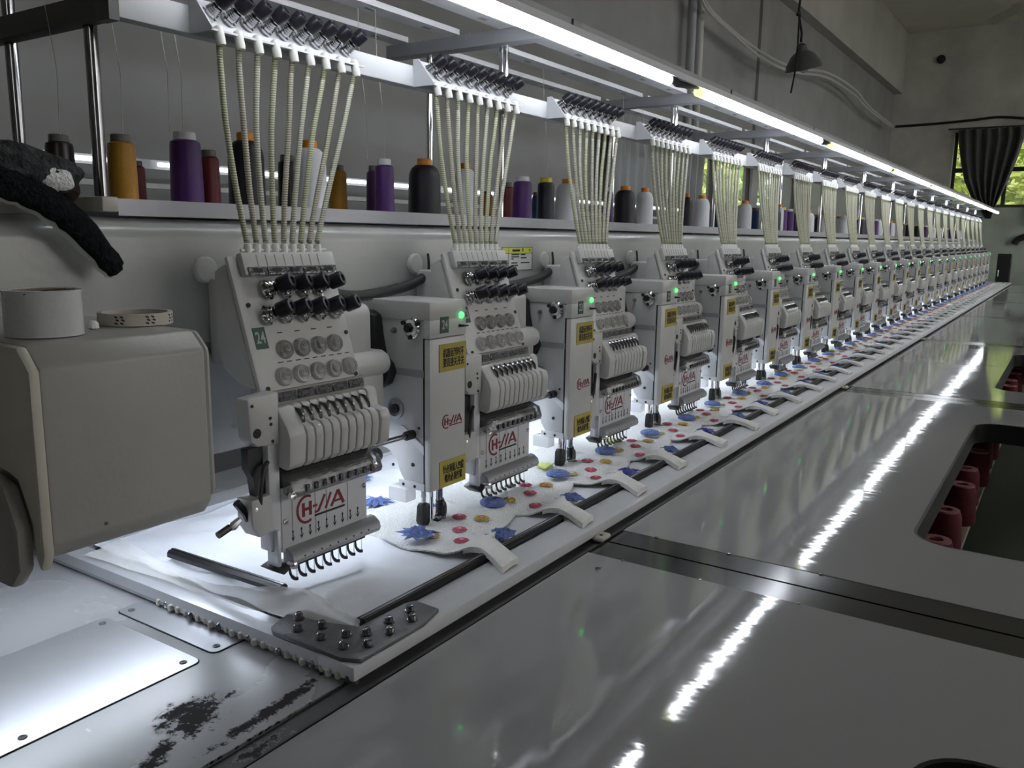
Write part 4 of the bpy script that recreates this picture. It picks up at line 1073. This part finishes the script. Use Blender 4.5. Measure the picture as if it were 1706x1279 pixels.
# ================================================================== coiling units
UB = (1.19, .98, .95)
def make_unit():
    t = thing('coiling_unit', '', 'coiling unit', UB)
    def B(mb, nm, mt, par=None, **k): return mb.build(nm, mt, par or t, UB, **k)
    X0, X1, YF_ = 1.137, 1.243, .922
    body = B(MB().prism([(.936, .957), (.986, .957), (.998, .975), (1.006, .998), (1.025, 1.012), (1.05, 1.018), (1.05, 1.256), (.936, 1.256)], 'x', X0+.004, X1-.003), 'body', 'steel_panel', bevel=.002)
    B(MB().box(X0, X1, YF_, 1.058, 1.256, 1.290), 'top_cap', 'head_paint', bevel=.004)
    B(MB().box(X0, X1, YF_, .936, 1.2255, 1.258), 'front_head', 'head_paint', bevel=.002)
    ff = B(MB().box(X0+.001, X1, YF_+.001, .936, .946, 1.2245), 'front_panel', 'head_paint', bevel=.003)
    B(MB().box(X0+.0022, X0+.005, .9362, .9395, .955, 1.225), 'edge_seal', 'black', body)
    B(MB().box(X0+.002, X0+.0045, .938, 1.048, 1.155, 1.168), 'side_band', 'arm_grey', body)
    B(MB().prism([(.938, 1.030), (.938, 1.014), (.987, 1.052), (.992, 1.062), (.985, 1.062)], 'x', X0+.001, X0+.0045), 'brace', 'alu_white', body)
    bs = B(MB().box(X0, X0+.006, .936, .996, .947, .960), 'base_strip', 'alu_white', body)
    for (y, z) in ((.985, .953), (.958, .953)):
        F1(B(MB().lathe([(.003, 0), (.003, .001), (0, .0012)], (X0, y, z), (-1, 0, 0), 8), 'screw', 'ink', bs))
    for (y, z, r_) in ((.965, .992, .0038), (.950, 1.062, .0025), (1.012, .985, .003)):
        F1(B(MB().lathe([(r_, 0), (r_, .0012), (0, .0015)], (X0+.0035, y, z), (-1, 0, 0), 10), 'screw', 'ink', body))
    bo_ = B(MB().lathe([(.019, 0), (.019, .006), (.016, .009), (.014, .010)], (X0+.004, .962, 1.243), (-1, 0, 0), 24), 'drive_boss', 'chrome')
    B(MB().lathe([(.0095, .009), (.0095, .014), (.0075, .016)], (X0+.004, .965, 1.243), (-1, 0, 0), 6), 'hex_core', 'black', bo_)
    for a in (90, 210, 330):
        c = (X0+.004, .962+.0185*math.cos(math.radians(a+60)), 1.243+.0165*math.sin(math.radians(a+60)))
        B(MB().lathe([(.0040, .006), (.0040, .012), (.002, .013)], c, (-1, 0, 0), 10), 'cap_screw', 'black', bo_)
    B(MB().lathe([(.0055, 0), (.0055, .004), (.003, .009), (0, .010)], (X0+.004, 1.006, 1.235), (-1, 0, 0), 12), 'side_knob', 'dark_chrome')
    bu = B(MB().lathe([(.019, 0), (.019, .004), (.014, .006), (.014, .002)], (X0+.004, 1.004, 1.092), (-1, 0, 0), 22), 'bush', 'arm_grey')
    B(MB().lathe([(.009, .0), (.009, .006), (0, .0065)], (X0+.004, 1.004, 1.092), (-1, 0, 0), 16), 'bush_core', 'black', bu)
    gk = [(1.052, 1.27), (1.035, 1.262), (1.030, 1.225), (1.022, 1.19), (1.006, 1.176), (1.000, 1.160), (1.010, 1.138), (1.03, 1.128), (1.07, 1.13), (1.07, 1.27)]
    B(MB().prism(gk, 'x', X0-.022, X0+.003), 'gap_filler', 'black_rubber', bevel=.003)  # black piece filling the gap between arm and box
    # green lamp, stickers, print on the front
    B(MB().lathe([(.0062, 0), (.0062, .002), (.005, .0045), (.0025, .006), (0, .0064)], (1.2265, YF_, 1.262), (0, -1, 0), 16), 'signal_lamp', 'green_led')
    F1(B(MB().tube([(1.222, YF_, 1.243), (1.226, YF_-.008, 1.243), (1.236, YF_-.010, 1.2425)], [.003, .002, .0014], 8), 'toggle', 'ink'))
    B(MB().box(1.166, 1.190, YF_-.0008, YF_, 1.233, 1.262), 'number_sticker', 'green_label')
    for (z0, z1, txt, nm) in ((1.163, 1.213, '机器运转时不\n要直接关开关', 'upper'), (.948, .997, '针必须插入凹槽\n螺丝必须拧紧', 'lower')):
        st = B(MB().box(1.164, 1.2425, YF_-.0006, YF_+.0008, z0, z1), 'warning_sticker', 'yellow_label')
        tx = text_mb(txt, .0125 if nm == 'upper' else .0112, .0002, .0002)
        xs_ = [p[0] for p in tx.v]; zs_ = [p[2] for p in tx.v]
        if xs_:
            sx = .062/(max(xs_)-min(xs_)); sz = .034/(max(zs_)-min(zs_)); cx, cz = (max(xs_)+min(xs_))/2, (max(zs_)+min(zs_))/2
            tx.v = [((p[0]-cx)*sx, p[1], (p[2]-cz)*sz) for p in tx.v]
            tx.xform(Matrix.Translation((1.2045, YF_-.0010, (z0+z1)/2)))
            F1(B(tx, 'lettering', 'ink', st))
    lg = logo_mb(.064); lg.xform(Matrix.Translation((1.205, YF_+.0004, 1.070))); F1(B(lg, 'logo', 'logo_red', ff))
    lg = logo_rule(.064); lg.xform(Matrix.Translation((1.205, YF_+.0004, 1.070))); F1(B(lg, 'logo_rule', 'logo_red', ff))
    # clear cup, rods and foot
    B(MB().box(X0-.016, X0+.012, .965, 1.008, .924, .950), 'clear_cup', 'clear_box', bevel=.002)
    B(MB().cyl((1.158, .955, .96), (1.158, .955, .888), .0045, n=10), 'guide_rod', 'chrome')
    B(MB().cyl((1.205, .955, .96), (1.205, .955, .900), .0062, n=10), 'guide_rod', 'dark_chrome')
    B(MB().cyl((1.196, .968, .96), (1.196, .968, .905), .004, n=10), 'guide_rod', 'chrome')
    B(MB().cyl((1.178, .952, .96), (1.178, .952, .872), .0022, n=8), 'needle', 'chrome')
    B(MB().prism([(1.147, .912), (1.152, .918), (1.163, .918), (1.167, .912), (1.166, .880), (1.160, .874), (1.148, .876), (1.144, .884)], 'y', .945, .963), 'foot_holder', 'black', bevel=.003)
    B(MB().tube(catmull([(1.206, .955, .912), (1.208, .953, .895), (1.202, .950, .882), (1.190, .947, .875), (1.180, .946, .873)], 5), [.0085]*3+[.011]*6+[.0105]*4+[.008]*8, 10), 'foot_arm', 'black')
    B(MB().tube([(1.152, .952, .880), (1.158, .945, .872), (1.170, .940, .869), (1.182, .942, .869)], [.003, .0035, .004, .004], 8), 'foot_blade', 'dark_steel')
    return t
un0 = make_unit()

# ------------------------------------------------------------------ hoses between the heads
HO = (1.2, 1.10, 1.30)
def make_hose():
    t = thing('cable_hose', '', 'hose', HO)
    pts = catmull([(1.075, 1.10, 1.300), (1.13, 1.092, 1.292), (1.20, 1.09, 1.296), (1.28, 1.095, 1.305), (1.345, 1.10, 1.322)], 16)
    rr = [.0095+.0012*(q % 2) for q in range(len(pts))]
    MB().tube(pts, rr, 10).build('hose', 'hose', t, HO, ang=80)
    MB().tube(catmull([(1.345, 1.10, 1.315), (1.358, 1.105, 1.33), (1.364, 1.108, 1.345), (1.366, 1.112, 1.367)], 4), [.006, .005, .004, .0035, .003, .003, .003, .003, .003, .003, .003, .003, .0025], 6).build('cable_tie', 'black', t, HO)
    return t
hs0 = make_hose()

# ------------------------------------------------------------------ repeat along the beam
N = 24
def nice(i): return ORD[i]
for i in range(N):
    dx = .5*i
    skip = ('fine',) if i >= 12 else ()
    hd = hd0 if i == 0 else copy_tree(hd0, None, skip)
    un = un0 if i == 0 else copy_tree(un0, None, skip)
    br = br0 if i == 0 else copy_tree(br0, None, skip)
    hs = hs0 if i == 0 else copy_tree(hs0, None, skip)
    for o, b_ in ((hd, HB), (un, UB), (br, BB), (hs, HO)): o.location = (b_[0]+dx, b_[1], b_[2])
    far = 'of the row' if i in (0, 23) else 'counted from the near end'
    tag(hd, ('nearest white embroidery head, green sticker 24 on its sloping panel' if i == 0 else '%s white embroidery head with black knobs, %s' % (nice(i), far)), 'embroidery head', 'row of embroidery heads')
    tag(un, ('nearest white coiling unit box, sticker 24 and green lamp on its front' if i == 0 else '%s white coiling unit box with yellow stickers, %s' % (nice(i), far)), 'coiling unit', 'row of coiling units')
    tag(br, '%s fan of nine cream thread tubes under a white knob bracket, %s' % (nice(i), 'of the row' if i in (0, 23) else 'from the near end'), 'thread guide', 'fans of thread tubes')
    tag(hs, '%s dark ribbed cable hose on the beam, %s' % (nice(i), 'of the row' if i in (0, 23) else 'from the near end'), 'hose', 'cable hoses between heads')
# numbers on the stickers
for root, nm, place in ((hd0, 'h', None), (un0, 'u', None)):
    pass
roots_h = sorted([o for o in COL.objects if o.name.startswith('needle_unit')], key=lambda o: o.location.x)
roots_u = sorted([o for o in COL.objects if o.name.startswith('coiling_unit')], key=lambda o: o.location.x)
for i in range(4):
    for rr_, kind, of in ((roots_h[i], 'h', HB), (roots_u[i], 'u', UB)):
        st = [c for c in rr_.children if c.name.startswith('number_sticker')][0]
        tx = text_mb(str(24-i), .021 if kind == 'h' else .020, .0002, .0004)
        tx.v = [(p[0]*.82, p[1], p[2]*1.15) for p in tx.v]
        if kind == 'h': on_panel(tx, .813, .122, .0011)
        else: tx.xform(Matrix.Translation((1.178, .9209, 1.2475)))
        tx.build('number', 'label_grey', st, of)

# ================================================================== terry pieces on the frame
def sstep(a, b_, t): t = max(0, min(1, (t-a)/(b_-a))); return t*t*(3-2*t)
TB = (1.15, .88, .87)
def interp(tab, y):
    for (y0, a0), (y1, a1) in zip(tab[:-1], tab[1:]):
        if y <= y1: return a0+(a1-a0)*(y-y0)/(y1-y0)
    return tab[-1][1]
def ragged(c, r, n, seed, hgt=.010):
    """crumpled scrap with a torn, spiky outline"""
    rn = random.Random(seed); mb = MB(); c = Vector(c); vs = [c+Vector((0, 0, hgt))]
    for ring, (f, hz) in enumerate(((.35, 1.0), (.65, .6), (1., .25))):
        for j in range(n):
            a = 2*PI*(j+rn.uniform(-.3, .3))/n; q = r*f*(rn.uniform(.75, 1.15) if ring < 2 else (1.15 if j % 2 else .6)*rn.uniform(.8, 1.2))
            vs.append(c+Vector((math.cos(a)*q, math.sin(a)*q, hgt*hz*rn.uniform(.4, 1.2))))
    fs = [(0, 1+j, 1+(j+1) % n) for j in range(n)]
    for k in (0, 1): fs += [(1+k*n+j, 1+(k+1)*n+j, 1+(k+1)*n+(j+1) % n, 1+k*n+(j+1) % n) for j in range(n)]
    return mb.add(vs, fs)
def make_towel(var):
    rn = random.Random(var)
    t = thing('towel_piece', '', 'towel', TB)
    w1, w2 = .012*math.sin(var*2.1), .012*math.cos(var*1.3)
    Lx = [(.705, -.050), (.775, -.012), (.795, -.014), (.82, -.030), (.85, -.044), (.90, -.048+w1), (.94, -.040), (.98, -.046+w2), (1.02, -.03+w1), (1.06, -.035), (1.085, -.01)]
    Rx = [(.705, -.004), (.775, .036), (.790, .046), (.806, .080), (.824, .140), (.845, .200), (.87, .238+w1), (.92, .245), (.97, .252+w2), (1.02, .235+w1), (1.06, .245), (1.085, .21)]
    def zz(y, q):
        base = .8735 + .0035*q*sstep(.82, .88, y) + .0175*sstep(.84, .79, y)
        base -= .004*sstep(.745, .705, y)
        wv = sstep(.80, .86, y)
        return base + wv*(.0035*math.sin(q*6+y*24+var) + .002*math.sin(q*13-y*50)) + .0012*(1-wv)*math.sin(q*4+y*60)
    ys = [.705+.01*i for i in range(39)]
    rows = []
    for y in ys:
        a, b_ = interp(Lx, y), interp(Rx, y); rows.append([(1.1+a+(b_-a)*q/9, y, zz(y, q/9)+.0015*math.sin(PI*q/9)) for q in range(10)])
    k = 10
    st = MB().slab(rows[:k+1], (0, 0, .010)).build('strap', 'felt', t, TB, ang=50)
    MB().slab(rows[k:], (0, 0, .0030)).build('terry_body', 'towel', t, TB, ang=50)
    def top(x, y):
        a, b_ = interp(Lx, y)+1.1, interp(Rx, y)+1.1
        return zz(y, max(0, min(1, (x-a)/(b_-a))))+.002
    def motif(x, y, r_, mt, core):
        z = top(x, y); mb = MB(); n = 20
        vs = [(x, y, z+.004)]
        for j in range(n):
            a = 2*PI*j/n; q = r_*(1 if j % 2 else .86); vs.append((x+q*math.cos(a)*.62, y+q*math.sin(a)*.62, z+.0042))
        for j in range(n):
            a = 2*PI*j/n; q = r_*(1 if j % 2 else .84); vs.append((x+q*math.cos(a), y+q*math.sin(a), z+.001))
        fs = [(0, 1+j, 1+(j+1) % n) for j in range(n)] + [(1+j, 1+n+j, 1+n+(j+1) % n, 1+(j+1) % n) for j in range(n)]
        o = mb.add(vs, fs, True).build('stitched_dot', mt, t, TB, ang=80)
        MB().lathe([(r_*.26, 0), (r_*.22, .0012), (0, .0018)], (x, y, z+.004), n=10).build('dot_centre', core, o, TB)
    motif(1.224, .922, .0155, 'pink_thread', 'pink_light')
    motif(1.179, .887, .0155, 'pink_thread', 'pink_light')
    motif(1.130, .846, .0155, 'pink_thread', 'pink_light')
    motif(1.238, .880, .0165, 'gold_thread', 'pink_light')
    motif(1.118, .902, .0155, 'olive_thread' if var % 2 else 'gold_thread', 'towel')
    motif(1.195, .945, .0120, 'grey_thread', 'towel')
    # blue patch or frayed blue tuft at the near side, blue scraps by the strap
    if var == 0:
        ragged((1.090, .912, .884), .034, 22, 5, .013).build('blue_tuft', 'blue_thread', t, TB, ang=25)
    else:
        MB().lathe([(.026, -.002), (.0265, .002), (.022, .006), (.012, .009), (0, .010)], (1.072, .912, .884), n=20).build('blue_patch', 'blue_thread', t, TB)
    mb = ragged((1.185, .797, .880), .030, 14, var+11, .012)
    mb.build('blue_scrap', 'blue_deep' if var % 2 else 'blue_thread', t, TB)
    return t
tw = [make_towel(v) for v in range(3)]
used = set()
NT = 48
for i in range(NT):
    v = 0 if i == 0 else 1+(i % 2)
    o = tw[v] if v not in used else copy_tree(tw[v]); used.add(v)
    o.location = (TB[0]+.249*i, TB[1]+.004*math.sin(i*2.3), TB[2])
    o.rotation_euler = (0, 0, .06*math.sin(i*1.7))
    tag(o, ('nearest white terry piece with pink and gold dots and a frayed blue tuft' if i == 0 else '%s white terry piece with dots and blue patch, counted from the near end' % ordw(i)), 'towel', 'terry pieces laid along the frame')
# blue stitched tufts on the bare backing fabric behind the heads
for k, (u, v, lab) in enumerate([(627, 836, 'blue embroidered tuft on the fabric right of the nearest head'), (604, 795, 'small blue tuft at the back of the fabric behind the nearest head'), (716, 848, 'blue tuft on the fabric behind the nearest coiling foot')]):
    p = atz(u, v, .875)
    t = thing('blue_tuft', lab, 'embroidery', (p.x, p.y, .872))
    rn = random.Random(k)
    ragged((0, 0, 0), .030 if k != 1 else .022, 18, k+3, .012).build('stitching', 'blue_thread', t, ang=25)
    mb = MB()
    for j in range(5):
        a = rn.uniform(0, 2*PI); l = rn.uniform(.02, .045)
        mb.tube([(0, 0, .008), (math.cos(a)*l*.5, math.sin(a)*l*.5, .010+rn.uniform(0, .006)), (math.cos(a)*l, math.sin(a)*l, .003)], [.0008, .0007, .0005], 4)
    mb.build('threads', 'blue_thread', t)['kind'] = 'stuff'
for k, x in enumerate((1.62, 1.93, 4.2)):
    t = thing('lime_scrap', 'lime green cloth scrap on the fabric, %s from the near end' % ordw(k), 'cloth', (x, .975-.02*k, .878))
    mb = MB(); rn = random.Random(k+9)
    rows = [[(a*.009-.018+.004*rn.random(), b_*.008-.016+.004*rn.random(), .003+.008*rn.random()) for a in range(5)] for b_ in range(5)]
    mb.slab(rows, (0, 0, .003)).build('scrap', 'lime_cloth', t)

# ================================================================== drive cover at the near left
CB = (.49, .95, 1.09)
cv = thing('drive_cover', 'big grey cover box at the near left under the tape rolls', 'machine cover', CB)
def Bc(mb, nm, mt, par=None, **k): return mb.build(nm, mt, par or cv, CB, **k)
cx0, cx1, cy = .397, .588, .79
pf = [(cy, 1.105), (cy, 1.277), (cy+.022, 1.297), (1.11, 1.300), (1.11, 1.07), (cy+.03, 1.085), (cy+.012, 1.088)]
Bc(MB().prism(pf, 'x', cx0+.004, cx1-.006), 'shell', 'cover_paint', bevel=.004)
Bc(MB().prism([(cy+.003, 1.11), (cy+.003, 1.276), (cy+.024, 1.2965), (1.10, 1.2985), (1.10, 1.07), (cy+.02, 1.10)], 'x', cx1-.008, cx1+.004), 'end_bevel', 'cover_paint', bevel=.006)
side = [(cy, 1.095), (cy, 1.274), (cy+.020, 1.296), (1.10, 1.298), (1.10, 1.20), (.845, 1.17), (.828, 1.165), (.808, 1.125), (.806, 1.09), (cy+.008, 1.078)]
Bc(MB().prism(side, 'x', cx0-.006, cx0+.005), 'side_plate', 'daylit_paint', bevel=.003)
Bc(MB().prism([(.810, 1.080), (.809, 1.122), (.829, 1.162), (.85, 1.168), (1.05, 1.17), (1.05, 1.058), (.83, 1.058)], 'x', cx0-.02, cx0-.004), 'gear_housing', 'dim_paint', bevel=.005)
Bc(MB().lathe([(.0018, 0), (.0018, .001), (0, .0012)], (.455, cy, 1.112), (0, -1, 0), 8), 'screw', 'dark_steel')
# tape rolls and lint on the cover
p = aty(78, 568, .86); TOPZ = 1.2985
tr = thing('tape_roll', 'roll of clear white packing tape standing flat on the grey cover', 'tape roll', (.452, .872, TOPZ))
MB().lathe([(.0365, 0), (.0365, .046), (.030, .046), (.030, 0)], n=40).build('tape', 'tape_white', tr)
MB().lathe([(.030, 0), (.030, .0455), (.0275, .0455), (.0275, 0)], n=40).build('core', 'card', tr)
MB().tube([(-.03, -.022, .043), (-.01, -.03, .047), (.012, -.022, .047), (.018, -.01, .047)], .0006, 5).build('hair_pin', 'wire', tr)
mk = thing('masking_tape', 'slim roll of masking tape with printed marks on the grey cover', 'tape roll', (.574, .905, TOPZ))
MB().lathe([(.0405, 0), (.0405, .0135), (.0355, .0135), (.0355, 0)], n=44).build('tape', 'tape_cream', mk)
pm = MB()
for a in (-152, -143, -105, -96, -60, -50, -15):
    for j in range(3):
        g = math.radians(a+(2 if j == 1 else 0)); d = Vector((math.cos(g), math.sin(g), 0)); n_ = Vector((-d.y, d.x, 0))
        c = d*.0407 + Vector((0, 0, .003+.0035*j))
        pm.add([c-n_*.0018, c+n_*.0018+Vector((0, 0, -.0012)), c+n_*.0018+Vector((0, 0, .0008)), c-n_*.0018+Vector((0, 0, .002))], [(0, 1, 2, 3)])
pm.build('printed_marks', 'frame_dark', mk)
ln_ = MB().lathe([(.002, 0), (.006, .002), (.0055, .007), (.003, .010), (0, .0105)], n=10).build('lint_ball', 'felt'); ln_.location = (.505, .875, TOPZ)
tag(ln_, 'small ball of white lint between the two tape rolls', 'lint')

# fleece strip and plush hanging over the beam end
def ribbon(upx, lpx, yu, yl, thick, nm, mt, par, push=0., nq=6):
    U = [aty(u, v, yu) for u, v in upx]; L = [aty(u, v, yl) for u, v in lpx]
    U = catmull(U, 5); L = catmull(L, 5); rows = []
    for i, (a, b_) in enumerate(zip(U, L)):
        rows.append([a.lerp(b_, q/nq) + Vector((.0012*math.sin(i*2.7+q*3), push-.012*math.sin(PI*q/nq), .0012*math.sin(i*1.9+q*5))) for q in range(nq+1)])
    return MB().slab(rows, (0, -thick, 0)).build(nm, mt, par, ang=70)
fl = thing('fleece_strip', 'black fleece strip with white backing draped over the beam end', 'fleece', (0, 0, 0))
ribbon([(-60, 262), (0, 272), (50, 292), (100, 322), (150, 362), (204, 434)], [(-60, 318), (0, 328), (50, 346), (95, 372), (140, 412), (186, 462)], 1.095, 1.075, .006, 'pile', 'fleece', fl)
ribbon([(-60, 300), (0, 310), (50, 328), (97, 360), (142, 402), (190, 455)], [(-60, 326), (0, 333), (48, 351), (92, 378), (136, 418), (183, 464)], 1.088, 1.082, .003, 'backing', 'fleece_back', fl, .006)
pb = thing('plush_heap', 'heap of dark grey plush cloth at the upper left on the shelf end', 'plush', (0, 0, 0))
def blob(px, y, rad, mt, nm, par, seed, squash=(1, 1, 1)):
    c = aty(*px, y); rn = random.Random(seed); mb = MB(); rows = []
    for i in range(13):
        th = PI*i/12; row = []
        for j in range(21):
            ph = 2*PI*j/20
            d = Vector((math.sin(th)*math.cos(ph), math.sin(th)*math.sin(ph), math.cos(th)))
            q = rad*(1+.12*math.sin(3*ph+seed)+.10*math.sin(4*th+2*ph+seed*2)) if j < 20 else None
            if q is None: row.append(row[0]); continue
            row.append(c+Vector((d.x*q*squash[0], d.y*q*squash[1], d.z*q*squash[2])))
        rows.append(row)
    return mb.grid(rows).build(nm, mt, par, ang=90)
blob((15, 275), 1.12, .075, 'plush', 'grey_plush', pb, 1, (1, .4, .35))
blob((75, 292), 1.12, .050, 'plush', 'grey_plush', pb, 2, (.9, .5, .40))
blob((95, 300), 1.10, .016, 'towel', 'white_tuft', pb, 3, (1.3, .5, .8))
blob((112, 312), 1.13, .020, 'plush_brown', 'brown_fur', pb, 4, (.7, .6, 1.0))
